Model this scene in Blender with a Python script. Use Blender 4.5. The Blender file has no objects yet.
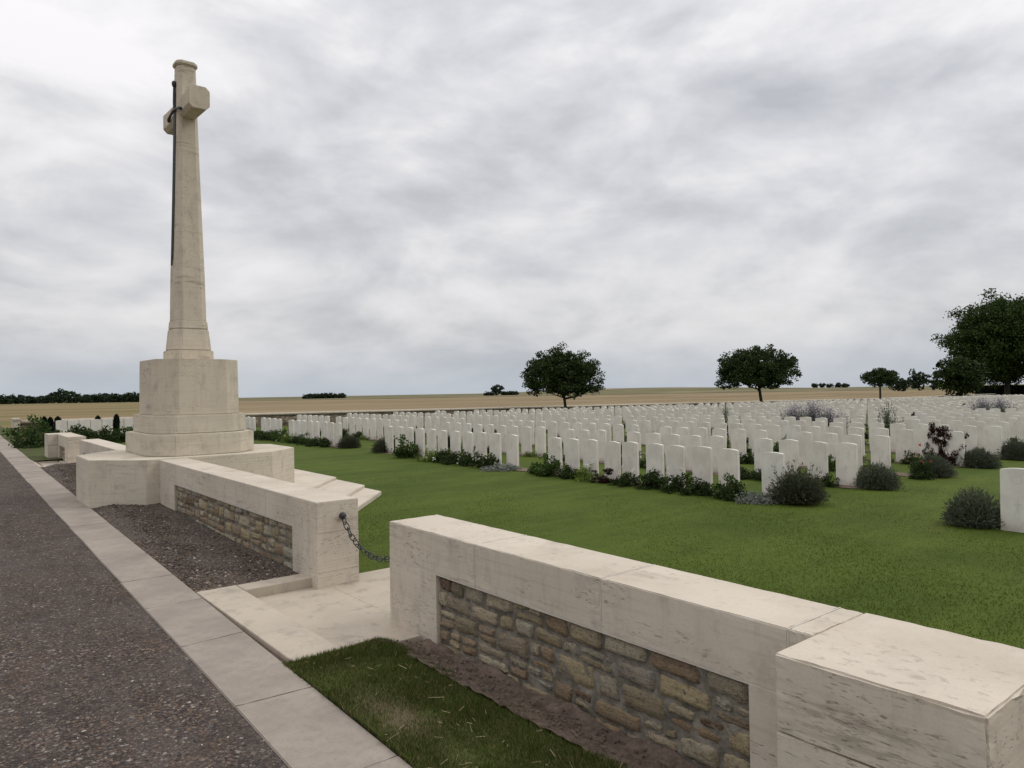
import bpy, bmesh, math, random
import numpy as np
from mathutils import Vector, Matrix
rad = math.radians
S = bpy.context.scene
COL = S.collection
RNG = np.random.default_rng(7)
random.seed(7)

# ------------------------------------------------------------------ site slope
def T(x, y):
    """gentle cross slope of the site, as height above the near road"""
    t = np.clip(1 - .025 * (np.asarray(x, float) - 14), -.9, 1)
    return .0085 * (np.clip(y, -8, 60) - 5) * t
LAWN = -.19

# ------------------------------------------------------------------ helpers
def tag(o, label=None, cat=None, group=None, kind=None):
    if label: o['label'] = label
    if cat: o['category'] = cat
    if group: o['group'] = group
    if kind: o['kind'] = kind
    return o

def empty(name, loc, label=None, cat=None, group=None, rz=0):
    o = bpy.data.objects.new(name, None)
    o.empty_display_size = .1
    COL.objects.link(o)
    o.location = loc
    o.rotation_euler = (0, 0, rz)
    return tag(o, label, cat, group)

def wloc(o):
    p = np.zeros(3)
    while o is not None:
        p += np.array(o.location)
        o = o.parent
    return p

def link(name, me, mat, parent=None, origin=(0, 0, 0)):
    o = bpy.data.objects.new(name, me)
    COL.objects.link(o)
    o.location = origin
    if parent is not None: o.parent = parent
    if mat is not None:
        for m in (mat if isinstance(mat, (list, tuple)) else [mat]): me.materials.append(m)
    return o

def mesh_np(name, V, F, mat, parent=None, origin=None, smooth=False, mi=None):
    """V (n,3) world coordinates, F (m,k) with k=3 or 4; origin = world origin of the object"""
    V = np.asarray(V, np.float32).reshape(-1, 3)
    F = np.asarray(F, np.int32)
    base = wloc(parent) if parent is not None else (np.array(origin, float) if origin is not None else np.zeros(3))
    V = V - base.astype(np.float32)
    me = bpy.data.meshes.new(name)
    k = F.shape[1]
    me.vertices.add(len(V)); me.vertices.foreach_set('co', V.ravel())
    me.loops.add(F.size); me.loops.foreach_set('vertex_index', F.ravel())
    me.polygons.add(len(F))
    me.polygons.foreach_set('loop_start', np.arange(0, F.size, k, dtype=np.int32))
    me.polygons.foreach_set('loop_total', np.full(len(F), k, np.int32))
    me.update(calc_edges=True)
    if smooth: me.polygons.foreach_set('use_smooth', np.ones(len(F), bool))
    if mi is not None: me.polygons.foreach_set('material_index', np.asarray(mi, np.int32))
    return link(name, me, mat, parent, (0, 0, 0) if parent is not None else tuple(base))

def bm_obj(name, bm, mat, parent=None, origin=None, warp=True, smooth=False):
    if warp:
        for v in bm.verts: v.co.z += float(T(v.co.x, v.co.y))
    base = wloc(parent) if parent is not None else (np.array(origin, float) if origin is not None else np.zeros(3))
    bmesh.ops.translate(bm, verts=bm.verts, vec=Vector(-base))
    bmesh.ops.recalc_face_normals(bm, faces=bm.faces)
    me = bpy.data.meshes.new(name)
    bm.to_mesh(me); bm.free()
    if smooth: me.polygons.foreach_set('use_smooth', np.ones(len(me.polygons), bool))
    return link(name, me, mat, parent, (0, 0, 0) if parent is not None else tuple(base))

def box_bm(x0, x1, y0, y1, z0, z1, bev=.006, bm=None, chip=0):
    b = bmesh.new()
    bmesh.ops.create_cube(b, size=1)
    for v in b.verts:
        v.co = Vector(((x0 + x1) / 2 + v.co.x * (x1 - x0), (y0 + y1) / 2 + v.co.y * (y1 - y0), (z0 + z1) / 2 + v.co.z * (z1 - z0)))
    if chip:
        bmesh.ops.subdivide_edges(b, edges=b.edges[:], cuts=chip, use_grid_fill=True)
    if bev:
        es = [e for e in b.edges if len(e.link_faces) == 2 and e.calc_face_angle(0) > .5]
        bmesh.ops.bevel(b, geom=es, offset=bev, segments=2, affect='EDGES', clamp_overlap=True)
        if chip:
            for v in b.verts:
                if any(f.calc_area() < bev * .6 * max(x1 - x0, y1 - y0, z1 - z0) / chip * 1.6 for f in v.link_faces):
                    v.co += Vector((random.gauss(0, 1), random.gauss(0, 1), random.gauss(0, 1))) * bev * .16
    if bm is None: return b
    me = bpy.data.meshes.new('tmp'); b.to_mesh(me); b.free(); bm.from_mesh(me); bpy.data.meshes.remove(me)
    return bm

def prism_bm(pts, z0, z1, bev=.006, top=None):
    """vertical prism on an outline; top = outline at z1 if tapered"""
    b = bmesh.new()
    lo = [b.verts.new((x, y, z0)) for x, y in pts]
    hi = [b.verts.new((x, y, z1)) for x, y in (top or pts)]
    n = len(pts)
    for i in range(n): b.faces.new((lo[i], lo[(i + 1) % n], hi[(i + 1) % n], hi[i]))
    b.faces.new(lo[::-1]); b.faces.new(hi)
    bmesh.ops.recalc_face_normals(b, faces=b.faces)
    if bev: bmesh.ops.bevel(b, geom=b.edges[:], offset=bev, segments=2, affect='EDGES', clamp_overlap=True)
    return b

def octo(cx, cy, a, b, c):
    return [(cx - a, cy + b - c), (cx - a, cy - b + c), (cx - a + c, cy - b), (cx + a - c, cy - b),
            (cx + a, cy - b + c), (cx + a, cy + b - c), (cx + a - c, cy + b), (cx - a + c, cy + b)]

# ------------------------------------------------------------------ materials
def NT(name):
    m = bpy.data.materials.new(name); m.use_nodes = True
    nt = m.node_tree; nt.nodes.clear()
    return m, nt
def N(nt, t, **kw):
    n = nt.nodes.new(t)
    for k, v in kw.items():
        if k in ('inp',):
            for kk, vv in v.items(): n.inputs[kk].default_value = vv
        else: setattr(n, k, v)
    return n
def ramp(nt, fac, stops, interp='LINEAR'):
    r = nt.nodes.new('ShaderNodeValToRGB'); r.color_ramp.interpolation = interp
    el = r.color_ramp.elements
    while len(el) > 1: el.remove(el[-1])
    el[0].position = stops[0][0]; el[0].color = (*stops[0][1], 1)
    for p, c in stops[1:]:
        e = el.new(p); e.color = (*c, 1)
    nt.links.new(fac, r.inputs[0])
    return r.outputs[0]
def noise(nt, vec, scale, detail=4, rough=.55, dist=0, out=0):
    n = N(nt, 'ShaderNodeTexNoise', inp={'Scale': scale, 'Detail': detail, 'Roughness': rough, 'Distortion': dist})
    if vec is not None: nt.links.new(vec, n.inputs['Vector'])
    return n.outputs[out]
def mapping(nt, vec, scale=(1, 1, 1), loc=(0, 0, 0), rot=(0, 0, 0)):
    n = N(nt, 'ShaderNodeMapping', inp={'Scale': scale, 'Location': loc, 'Rotation': rot})
    nt.links.new(vec, n.inputs['Vector']); return n.outputs[0]
def mixc(nt, fac, a, b, mode='MIX'):
    n = N(nt, 'ShaderNodeMix', data_type='RGBA', blend_type=mode)
    for s, v in ((n.inputs[0], fac), (n.inputs[6], a), (n.inputs[7], b)):
        if isinstance(v, (int, float)): s.default_value = v
        elif isinstance(v, tuple): s.default_value = (*v, 1)
        else: nt.links.new(v, s)
    return n.outputs[2]
def mth(nt, op, a, b=0., clamp=False):
    n = N(nt, 'ShaderNodeMath', operation=op, use_clamp=clamp)
    for s, v in ((n.inputs[0], a), (n.inputs[1], b)):
        if isinstance(v, (int, float)): s.default_value = v
        else: nt.links.new(v, s)
    return n.outputs[0]
def rng(nt, v, a, b, c=0., d=1., smooth=True):
    n = N(nt, 'ShaderNodeMapRange', interpolation_type='SMOOTHSTEP' if smooth else 'LINEAR', inp={'From Min': a, 'From Max': b, 'To Min': c, 'To Max': d})
    nt.links.new(v, n.inputs[0]); return n.outputs[0]
def bump(nt, h, strength=.5, dist=.01):
    n = N(nt, 'ShaderNodeBump', inp={'Strength': strength, 'Distance': dist}); nt.links.new(h, n.inputs['Height']); return n.outputs[0]
def finish(nt, col, rough=.8, normal=None, spec=.3, trans=0.):
    p = N(nt, 'ShaderNodeBsdfPrincipled'); o = N(nt, 'ShaderNodeOutputMaterial')
    if isinstance(col, tuple): p.inputs['Base Color'].default_value = (*col, 1)
    else: nt.links.new(col, p.inputs['Base Color'])
    if isinstance(rough, (int, float)): p.inputs['Roughness'].default_value = rough
    else: nt.links.new(rough, p.inputs['Roughness'])
    p.inputs['Specular IOR Level'].default_value = spec
    if normal is not None: nt.links.new(normal, p.inputs['Normal'])
    sh = p.outputs[0]
    if trans:
        t = N(nt, 'ShaderNodeBsdfTranslucent')
        if isinstance(col, tuple): t.inputs[0].default_value = (*col, 1)
        else: nt.links.new(col, t.inputs[0])
        mx = N(nt, 'ShaderNodeMixShader', inp={0: trans}); nt.links.new(sh, mx.inputs[1]); nt.links.new(t.outputs[0], mx.inputs[2]); sh = mx.outputs[0]
    nt.links.new(sh, o.inputs['Surface'])
def wpos(nt): return N(nt, 'ShaderNodeNewGeometry').outputs['Position']

def stone_mat(name, base=(.56, .495, .405), vein=.7, grain=1., dirt=.55, spot=None, top=.5):
    """pale bedded limestone: horizontal bedding, small dark pits and veins, grey lichen blotches"""
    m, nt = NT(name)
    P = wpos(nt)
    big = noise(nt, P, 1.3, 4)
    bed = noise(nt, mapping(nt, P, (.7, .7, 22)), 2.2, 5, .6)
    fine = noise(nt, P, 90, 3, .6)
    c = mixc(nt, rng(nt, big, .3, .7), tuple(b * .93 for b in base), tuple(min(1, b * 1.07) for b in base))
    c = mixc(nt, mth(nt, 'MULTIPLY', rng(nt, bed, .45, .72), .38 * grain), c, (base[0] * .72, base[1] * .68, base[2] * .62))
    c = mixc(nt, mth(nt, 'MULTIPLY', rng(nt, fine, .4, .75), .22), c, tuple(b * .7 for b in base))
    # dark pits drawn out along the bedding
    pit = noise(nt, mapping(nt, P, (16, 11, 60)), 1.6, 6, .62, .3)
    area = noise(nt, mapping(nt, P, (1, 1, 3)), 2.1, 4, .6)
    pm = mth(nt, 'MULTIPLY', rng(nt, pit, .565, .65), rng(nt, area, .43, .6))
    ns0 = N(nt, 'ShaderNodeSeparateXYZ'); nt.links.new(N(nt, 'ShaderNodeNewGeometry').outputs['True Normal'], ns0.inputs[0])
    pm = mth(nt, 'MULTIPLY', pm, rng(nt, ns0.outputs[2], .9, .3, .4, 1))
    c = mixc(nt, mth(nt, 'MULTIPLY', pm, vein), c, (.16, .135, .105))
    v2 = noise(nt, mapping(nt, P, (2.2, 2.2, 15)), 1.3, 7, .68, .5)
    a2 = noise(nt, mapping(nt, P, (.8, .8, 3.2), loc=(3, 1, 7)), 1.1, 2, .5)
    vm = mth(nt, 'MULTIPLY', rng(nt, v2, .52, .64), rng(nt, a2, .50, .64))
    c = mixc(nt, mth(nt, 'MULTIPLY', vm, vein * .7), c, (.17, .14, .11))
    if spot:
        # one dark open seam in the quarry bed of the near pier
        ds = N(nt, 'ShaderNodeVectorMath', operation='DISTANCE'); nt.links.new(mapping(nt, P, (1, .8, 3.2)), ds.inputs[0]); ds.inputs[1].default_value = (spot[0], spot[1] * .8, spot[2] * 3.2)
        v3 = noise(nt, mapping(nt, P, (3, 3, 24), rot=(.13, 0, 0)), 1.6, 8, .72, .6)
        sm = mth(nt, 'MULTIPLY', rng(nt, ds.outputs['Value'], .38, .08), rng(nt, v3, .44, .56))
        c = mixc(nt, mth(nt, 'MULTIPLY', sm, .5), c, (.15, .12, .09))
    # grey weathering blotches
    d = noise(nt, mapping(nt, P, (1, 1, .55), loc=(9, 4, 2)), 4.5, 7, .7)
    c = mixc(nt, mth(nt, 'MULTIPLY', mth(nt, 'MULTIPLY', rng(nt, d, .5, .68), rng(nt, ns0.outputs[2], .9, .3, top, 1)), dirt * .6), c, (.26, .235, .195))
    ns = N(nt, 'ShaderNodeSeparateXYZ'); nt.links.new(N(nt, 'ShaderNodeNewGeometry').outputs['True Normal'], ns.inputs[0])
    run = noise(nt, mapping(nt, P, (5, 5, .7), loc=(2, 2, 5)), 2.4, 6, .7)
    side = rng(nt, ns.outputs[2], .6, .2)
    c = mixc(nt, mth(nt, 'MULTIPLY', mth(nt, 'MULTIPLY', rng(nt, run, .5, .72), side), .22), c, (.23, .2, .16))
    h = mth(nt, 'SUBTRACT', mth(nt, 'MULTIPLY', fine, .35), mth(nt, 'MULTIPLY', pm, 1.2))
    finish(nt, c, .86, bump(nt, h, .5, .004), .25)
    return m

M = {}
M['stone'] = stone_mat('pale_limestone', spot=(2.46, 1.16, .475))
M['stone_cross'] = stone_mat('weathered_limestone', (.54, .475, .375), .7, .6, .6)
M['stone_plinth'] = stone_mat('plinth_limestone', (.56, .50, .40), .5, 1.2, .6)
M['paving'] = stone_mat('paving_stone', (.45, .39, .31), .15, .2, 1., top=1.)

def headstone_mat():
    m, nt = NT('headstone_white')
    tc = N(nt, 'ShaderNodeTexCoord').outputs['Object']
    oi = N(nt, 'ShaderNodeObjectInfo').outputs['Random']
    P = wpos(nt)
    v = noise(nt, P, 3.2, 5, .6)
    c = mixc(nt, rng(nt, v, .35, .7), (.74, .70, .64), (.63, .59, .53))
    w = ramp(nt, oi, [(0, (.93, .925, .91)), (.5, (1, .99, .97)), (1, (.97, .985, .98))])
    c = mixc(nt, 1., c, w, 'MULTIPLY')
    c = mixc(nt, mth(nt, 'MULTIPLY', rng(nt, noise(nt, mapping(nt, P, (6, 6, 2)), 2, 6, .7), .5, .75), .3), c, (.3, .3, .26))
    s = N(nt, 'ShaderNodeSeparateXYZ'); nt.links.new(tc, s.inputs[0])
    # splash of soil low on the stone
    low = mth(nt, 'MULTIPLY', rng(nt, s.outputs[2], .16, .0), rng(nt, v, .3, .6))
    c = mixc(nt, mth(nt, 'MULTIPLY', low, .45), c, (.27, .21, .15))
    finish(nt, c, .8, bump(nt, noise(nt, P, 60, 3), .25, .003), .25)
    return m
M['headstone'] = headstone_mat()
M['engraving'] = None
m, nt = NT('engraved_stone'); finish(nt, (.60, .565, .51), .9); M['engraving'] = m

def rubble_mat():
    m, nt = NT('fieldstone')
    P = wpos(nt)
    isl = N(nt, 'ShaderNodeNewGeometry').outputs['Random Per Island']
    c = ramp(nt, isl, [(0, (.22, .19, .13)), (.14, (.46, .37, .22)), (.3, (.36, .32, .25)), (.45, (.53, .45, .30)), (.58, (.36, .345, .30)), (.7, (.32, .21, .125)), (.82, (.56, .49, .36)), (.92, (.15, .085, .055)), (1, (.40, .32, .2))])
    a = noise(nt, P, 7, 6, .65)
    c = mixc(nt, rng(nt, a, .4, .7, 0, .4), c, (.17, .15, .12))
    b = noise(nt, mapping(nt, P, (1, 1, 2.4)), 16, 6, .7)
    c = mixc(nt, rng(nt, b, .42, .75, 0, .65), c, (.36, .27, .14))
    g = noise(nt, P, 60, 5, .7)
    c = mixc(nt, rng(nt, g, .48, .7, 0, .6), c, (.06, .05, .04))
    k5 = noise(nt, mapping(nt, P, (1, .7, 4.5), rot=(.12, 0, 0)), 11, 7, .72)
    c = mixc(nt, rng(nt, k5, .53, .65, 0, .4), c, (.10, .075, .05))
    h = mth(nt, 'ADD', mth(nt, 'MULTIPLY', b, 1.), mth(nt, 'MULTIPLY', g, .4))
    h = mth(nt, 'ADD', h, mth(nt, 'MULTIPLY', k5, -1.2))
    finish(nt, c, .85, bump(nt, h, 1., .022), .25)
    return m
M['rubble'] = rubble_mat()
m, nt = NT('mortar'); P = wpos(nt)
c = mixc(nt, rng(nt, noise(nt, P, 9, 6, .7), .35, .7), (.13, .115, .092), (.31, .28, .23))
finish(nt, c, .95, bump(nt, noise(nt, P, 50, 5, .7), 1., .012), .15); M['mortar'] = m

def gravel_mat(name, pal, mottle=1.0, sc=1.0):
    m, nt = NT(name); P = wpos(nt)
    w = noise(nt, P, 40, 2, .5, 0, 1)
    PP = N(nt, 'ShaderNodeVectorMath', operation='MULTIPLY_ADD'); nt.links.new(w, PP.inputs[0]); PP.inputs[1].default_value = (.012,) * 3; nt.links.new(P, PP.inputs[2])
    cols = []
    vo = N(nt, 'ShaderNodeTexVoronoi', inp={'Scale': 46 * sc, 'Randomness': 1}); nt.links.new(PP.outputs[0], vo.inputs['Vector'])
    v2 = N(nt, 'ShaderNodeTexVoronoi', inp={'Scale': 105 * sc, 'Randomness': 1}); nt.links.new(PP.outputs[0], v2.inputs['Vector'])
    s1 = N(nt, 'ShaderNodeSeparateColor'); nt.links.new(vo.outputs['Color'], s1.inputs[0])
    s2 = N(nt, 'ShaderNodeSeparateColor'); nt.links.new(v2.outputs['Color'], s2.inputs[0])
    c1 = ramp(nt, s1.outputs[0], pal); c2 = ramp(nt, s2.outputs[1], pal)
    pick = rng(nt, noise(nt, P, 14, 4, .6), .4, .6)
    c = mixc(nt, pick, c1, c2)
    crack = rng(nt, vo.outputs['Distance'], .35, .75)
    c = mixc(nt, mth(nt, 'MULTIPLY', crack, .75), c, (.028, .023, .022))
    big = noise(nt, P, .9, 5, .6)
    c = mixc(nt, rng(nt, big, .3, .7, 0, .5 * mottle), c, (.112, .094, .084))
    big2 = noise(nt, mapping(nt, P, (2, .35, 1), loc=(3, 8, 1)), 1.4, 4, .55)
    c = mixc(nt, rng(nt, big2, .42, .7, 0, .4 * mottle), c, (.14, .118, .104))
    b3 = noise(nt, mapping(nt, P, (1, .8, 1), loc=(8, 1, 1)), 3.2, 5, .65)
    c = mixc(nt, rng(nt, b3, .48, .7, 0, .5 * mottle), c, (.04, .032, .03))
    b4 = noise(nt, mapping(nt, P, (1, .6, 1), loc=(1, 6, 1)), 1.9, 5, .65)
    c = mixc(nt, rng(nt, b4, .55, .75, 0, .55 * mottle), c, (.13, .085, .055))
    h = mth(nt, 'ADD', mth(nt, 'MULTIPLY', vo.outputs['Distance'], -1.), mth(nt, 'MULTIPLY', v2.outputs['Distance'], -.4))
    finish(nt, c, .9, bump(nt, h, 1., .02), .15)
    return m
palR = [(0, (.024, .018, .016)), (.22, (.065, .048, .04)), (.48, (.135, .094, .076)), (.64, (.105, .094, .088)), (.8, (.21, .128, .078)), (.93, (.25, .215, .18)), (1, (.5, .46, .4))]
palB = [(0, (.045, .035, .027)), (.3, (.1, .077, .058)), (.55, (.15, .115, .085)), (.75, (.18, .148, .115)), (.9, (.22, .19, .16)), (1, (.36, .33, .29))]
M['road'] = gravel_mat('road_gravel', palR)
M['bed'] = gravel_mat('bed_gravel', palB, .5, .9)
def pebble_mat():
    m, nt = NT('pebbles')
    isl = N(nt, 'ShaderNodeNewGeometry').outputs['Random Per Island']
    c = ramp(nt, isl, [(0, (.04, .031, .028)), (.3, (.09, .067, .055)), (.55, (.14, .10, .08)), (.7, (.115, .105, .098)), (.85, (.2, .125, .075)), (.95, (.22, .195, .17)), (.988, (.36, .33, .295)), (1, (.55, .52, .48))])
    finish(nt, c, .85, None, .15); return m
M['pebble'] = pebble_mat()
def kerb_mat():
    m, nt = NT('kerb_concrete'); P = wpos(nt)
    a = noise(nt, P, 1.6, 5, .6)
    c = mixc(nt, rng(nt, a, .3, .7), (.25, .214, .178), (.335, .292, .245))
    c = mixc(nt, rng(nt, noise(nt, P, 13, 7, .75), .42, .72, 0, .4), c, (.18, .155, .13))
    c = mixc(nt, rng(nt, noise(nt, mapping(nt, P, (1, 1, 1), loc=(3, 3, 0)), 70, 4, .7), .56, .7, 0, .4), c, (.13, .115, .095))
    c = mixc(nt, rng(nt, noise(nt, P, 120, 3, .7), .5, .8, 0, .4), c, (.12, .105, .095))
    finish(nt, c, .88, bump(nt, noise(nt, P, 90, 4, .7), .35, .004), .25); return m
M['kerb'] = kerb_mat()
def soil_mat():
    m, nt = NT('soil'); P = wpos(nt)
    a = noise(nt, P, 14, 6, .7)
    c = mixc(nt, rng(nt, a, .3, .7), (.13, .096, .076), (.26, .2, .16))
    c = mixc(nt, rng(nt, noise(nt, P, 90, 4, .7), .5, .75, 0, .6), c, (.05, .036, .028))
    finish(nt, c, .95, bump(nt, noise(nt, P, 70, 6, .75), 1., .02), .1); return m
M['soil'] = soil_mat()
def turf_mat(name='turf', a=(.050, .076, .011), b=(.074, .101, .015), dry=(.13, .125, .04), dryamt=.35, sc=1.):
    m, nt = NT(name); P = wpos(nt)
    n1 = noise(nt, P, .45 * sc, 4, .6)
    c = mixc(nt, rng(nt, n1, .3, .7), a, b)
    n2 = noise(nt, mapping(nt, P, (1, 1, 1)), 2.7 * sc, 6, .7)
    c = mixc(nt, rng(nt, n2, .45, .75, 0, .5), c, tuple(x * .7 for x in a))
    n3 = noise(nt, mapping(nt, P, (1, 1, 1), loc=(5, 2, 0)), 1.1 * sc, 5, .65)
    c = mixc(nt, rng(nt, n3, .55, .8, 0, dryamt), c, dry)
    st = noise(nt, mapping(nt, P, (.25, 2.4, 1), rot=(0, 0, .06)), 1.0, 3, .5)
    c = mixc(nt, rng(nt, st, .4, .62, 0, .28), c, tuple(x * 1.35 for x in b))
    g = noise(nt, P, 55, 5, .75)
    c = mixc(nt, rng(nt, g, .4, .72, 0, .14), c, tuple(x * .5 for x in a))
    finish(nt, c, .9, bump(nt, g, .25, .015), .1); return m
M['turf'] = turf_mat()
def bare_patch(m):
    # a trodden brown patch beside the kerb
    nt = m.node_tree; P = wpos(nt); pr = [n for n in nt.nodes if n.type == 'BSDF_PRINCIPLED'][0]; src = pr.inputs['Base Color'].links[0].from_socket
    w = N(nt, 'ShaderNodeVectorMath', operation='MULTIPLY_ADD'); nt.links.new(noise(nt, P, 7, 4, .6, 0, 1), w.inputs[0]); w.inputs[1].default_value = (.25,) * 3; nt.links.new(mapping(nt, P, (1, .42, 0)), w.inputs[2])
    d = N(nt, 'ShaderNodeVectorMath', operation='DISTANCE'); nt.links.new(w.outputs[0], d.inputs[0]); d.inputs[1].default_value = (1.88 + .125, 3.3 * .42 + .125, .125)
    nt.links.new(mixc(nt, mth(nt, 'MULTIPLY', rng(nt, d.outputs['Value'], .2, .08), .8), src, (.115, .088, .055)), pr.inputs['Base Color'])
M['verge'] = turf_mat('verge_turf', (.05, .06, .02), (.075, .085, .028), (.17, .13, .08), .85, 2.2)

bare_patch(M['verge'])
def blade_mat(name, pal):
    m, nt = NT(name)
    isl = N(nt, 'ShaderNodeNewGeometry').outputs['Random Per Island']
    P = wpos(nt)
    c = ramp(nt, isl, pal)
    c = mixc(nt, rng(nt, noise(nt, P, 1.1, 5, .65), .5, .75, 0, .3), c, (.13, .125, .04))
    st = noise(nt, mapping(nt, P, (.25, 2.4, 1), rot=(0, 0, .06)), 1.0, 3, .5)
    c = mixc(nt, rng(nt, st, .4, .62, 0, .3), c, (.08, .115, .016))
    finish(nt, c, .85, None, .04, .12); return m
M['blade'] = blade_mat('grass_blades', [(0, (.055, .084, .011)), (.4, (.070, .103, .014)), (.8, (.088, .122, .018)), (.97, (.12, .135, .03)), (1, (.2, .165, .08))])
M['blade2'] = blade_mat('verge_blades', [(0, (.028, .048, .008)), (.35, (.045, .068, .012)), (.65, (.065, .085, .018)), (.84, (.12, .11, .04)), (1, (.27, .21, .12))])

def leaf_mat(name, pal, trans=.25, rough=.6, spec=.12):
    m, nt = NT(name)
    isl = N(nt, 'ShaderNodeNewGeometry').outputs['Random Per Island']
    c = ramp(nt, isl, pal)
    P = wpos(nt)
    c = mixc(nt, rng(nt, noise(nt, P, 1.2, 2), .35, .65, 0, .35), c, tuple(x * .6 for x in pal[0][1]))
    finish(nt, c, rough, None, spec, trans); return m
M['leaf_tree'] = leaf_mat('tree_leaf', [(0, (.018, .032, .008)), (.5, (.030, .050, .012)), (.9, (.044, .068, .016)), (1, (.065, .09, .022))], .18)
M['leaf_big'] = leaf_mat('chestnut_leaf', [(0, (.018, .036, .008)), (.5, (.034, .062, .012)), (.9, (.052, .09, .018)), (1, (.09, .125, .028))], .18)
M['leaf_far'] = leaf_mat('far_leaf', [(0, (.022, .036, .02)), (.5, (.034, .052, .026)), (1, (.05, .07, .033))], .1, .8, .1)
M['leaf_green'] = leaf_mat('bush_leaf_green', [(0, (.03, .06, .012)), (.6, (.055, .1, .02)), (1, (.11, .17, .035))])
M['leaf_dark'] = leaf_mat('bush_leaf_dark', [(0, (.020, .038, .010)), (.6, (.038, .064, .016)), (.9, (.06, .09, .022)), (1, (.10, .075, .03))])
M['leaf_lime'] = leaf_mat('bush_leaf_lime', [(0, (.08, .13, .02)), (.6, (.14, .2, .035)), (1, (.26, .32, .08))])
M['leaf_sage'] = leaf_mat('lavender_leaf', [(0, (.07, .088, .05)), (.6, (.115, .135, .085)), (.9, (.155, .17, .115)), (1, (.17, .15, .15))], .12, .7, .15)
M['leaf_lav_dark'] = leaf_mat('lavender_leaf_dark', [(0, (.05, .062, .03)), (.6, (.085, .098, .052)), (.9, (.12, .118, .08)), (1, (.13, .10, .105))], .12, .7, .15)
M['leaf_grey'] = leaf_mat('silver_leaf', [(0, (.14, .16, .13)), (1, (.26, .28, .24))], .1, .7, .15)
M['leaf_red'] = leaf_mat('bronze_leaf', [(0, (.03, .012, .012)), (.6, (.055, .02, .02)), (1, (.06, .05, .02))])
M['conifer'] = leaf_mat('conifer_leaf', [(0, (.008, .016, .009)), (1, (.02, .035, .016))], .05, .7, .15)
def flat_mat(name, col, rough=.6, spec=.3):
    m, nt = NT(name); P = wpos(nt)
    c = mixc(nt, rng(nt, noise(nt, P, 30, 3), .3, .7, 0, .4), col, tuple(x * .7 for x in col))
    finish(nt, c, rough, None, spec); return m
M['fl_white'] = flat_mat('white_petal', (.75, .73, .68)); M['fl_red'] = flat_mat('red_petal', (.5, .04, .06))
M['fl_pink'] = flat_mat('pink_petal', (.55, .25, .3)); M['fl_violet'] = flat_mat('violet_petal', (.25, .2, .34))
M['fl_lilac'] = flat_mat('lilac_petal', (.34, .31, .36))
M['bark'] = flat_mat('bark', (.05, .042, .034), .9, .15)
M['iron'] = flat_mat('painted_iron', (.018, .019, .022), .45, .5)
M['bronze'] = flat_mat('dark_bronze', (.014, .015, .016), .5, .5)
M['straw'] = flat_mat('dry_straw', (.42, .34, .2), .7)
M['label_mortar'] = flat_mat('pale_joint', (.58, .53, .46), .9, .1)

def field_mat():
    m, nt = NT('field_ground'); P = wpos(nt)
    s = N(nt, 'ShaderNodeSeparateXYZ'); nt.links.new(P, s.inputs[0])
    d = mth(nt, 'ADD', mth(nt, 'MULTIPLY', s.outputs[0], .632), mth(nt, 'MULTIPLY', s.outputs[1], .775))
    wob = noise(nt, P, .006, 3, .5)
    d = mth(nt, 'ADD', d, mth(nt, 'MULTIPLY', mth(nt, 'SUBTRACT', wob, .5), 60.))
    # crop strips by distance across the plain
    f = mth(nt, 'DIVIDE', d, 1000.)
    strips = ramp(nt, f, [(0, (.25, .19, .108)), (.12, (.275, .21, .125)), (.2, (.235, .18, .105)), (.3, (.285, .22, .13)), (.318, (.22, .17, .095)), (.322, (.05, .07, .03)), (.36, (.06, .08, .035)), (.365, (.16, .145, .08)),
                          (.47, (.175, .155, .09)), (.475, (.10, .12, .05)), (.55, (.11, .125, .055)), (.56, (.17, .15, .09)), (.64, (.16, .145, .09)), (.65, (.04, .055, .03)), (.8, (.045, .06, .03)), (.81, (.1, .12, .05)), (1, (.12, .13, .06))])
    # stubble rows and wheel tracks
    row = noise(nt, mapping(nt, P, (.05, .9, 1), rot=(0, 0, .5)), 1., 5, .65)
    strips = mixc(nt, rng(nt, row, .4, .65, 0, .6), strips, (.13, .10, .06))
    blot = noise(nt, mapping(nt, P, (.4, 1.3, 1), rot=(0, 0, .5)), .035, 5, .6)
    strips = mixc(nt, rng(nt, blot, .48, .6, 0, .5), strips, (.32, .25, .16))
    # greener meadow ground left of the cemetery
    lf = mth(nt, 'SUBTRACT', s.outputs[0], mth(nt, 'MULTIPLY', s.outputs[1], .29))
    ml = rng(nt, lf, 3., -5.)
    mead = mixc(nt, rng(nt, noise(nt, mapping(nt, P, (.5, 1.6, 1), rot=(0, 0, .15)), .03, 4, .6), .42, .58), (.135, .14, .05), (.25, .175, .1))
    strips = mixc(nt, mth(nt, 'MULTIPLY', ml, .85), strips, mead)
    fine = noise(nt, P, 2.5, 6, .7)
    strips = mixc(nt, rng(nt, fine, .45, .75, 0, .35), strips, (.12, .095, .05))
    finish(nt, strips, .95, bump(nt, fine, .6, .2), .05); return m
M['field'] = field_mat()

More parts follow.
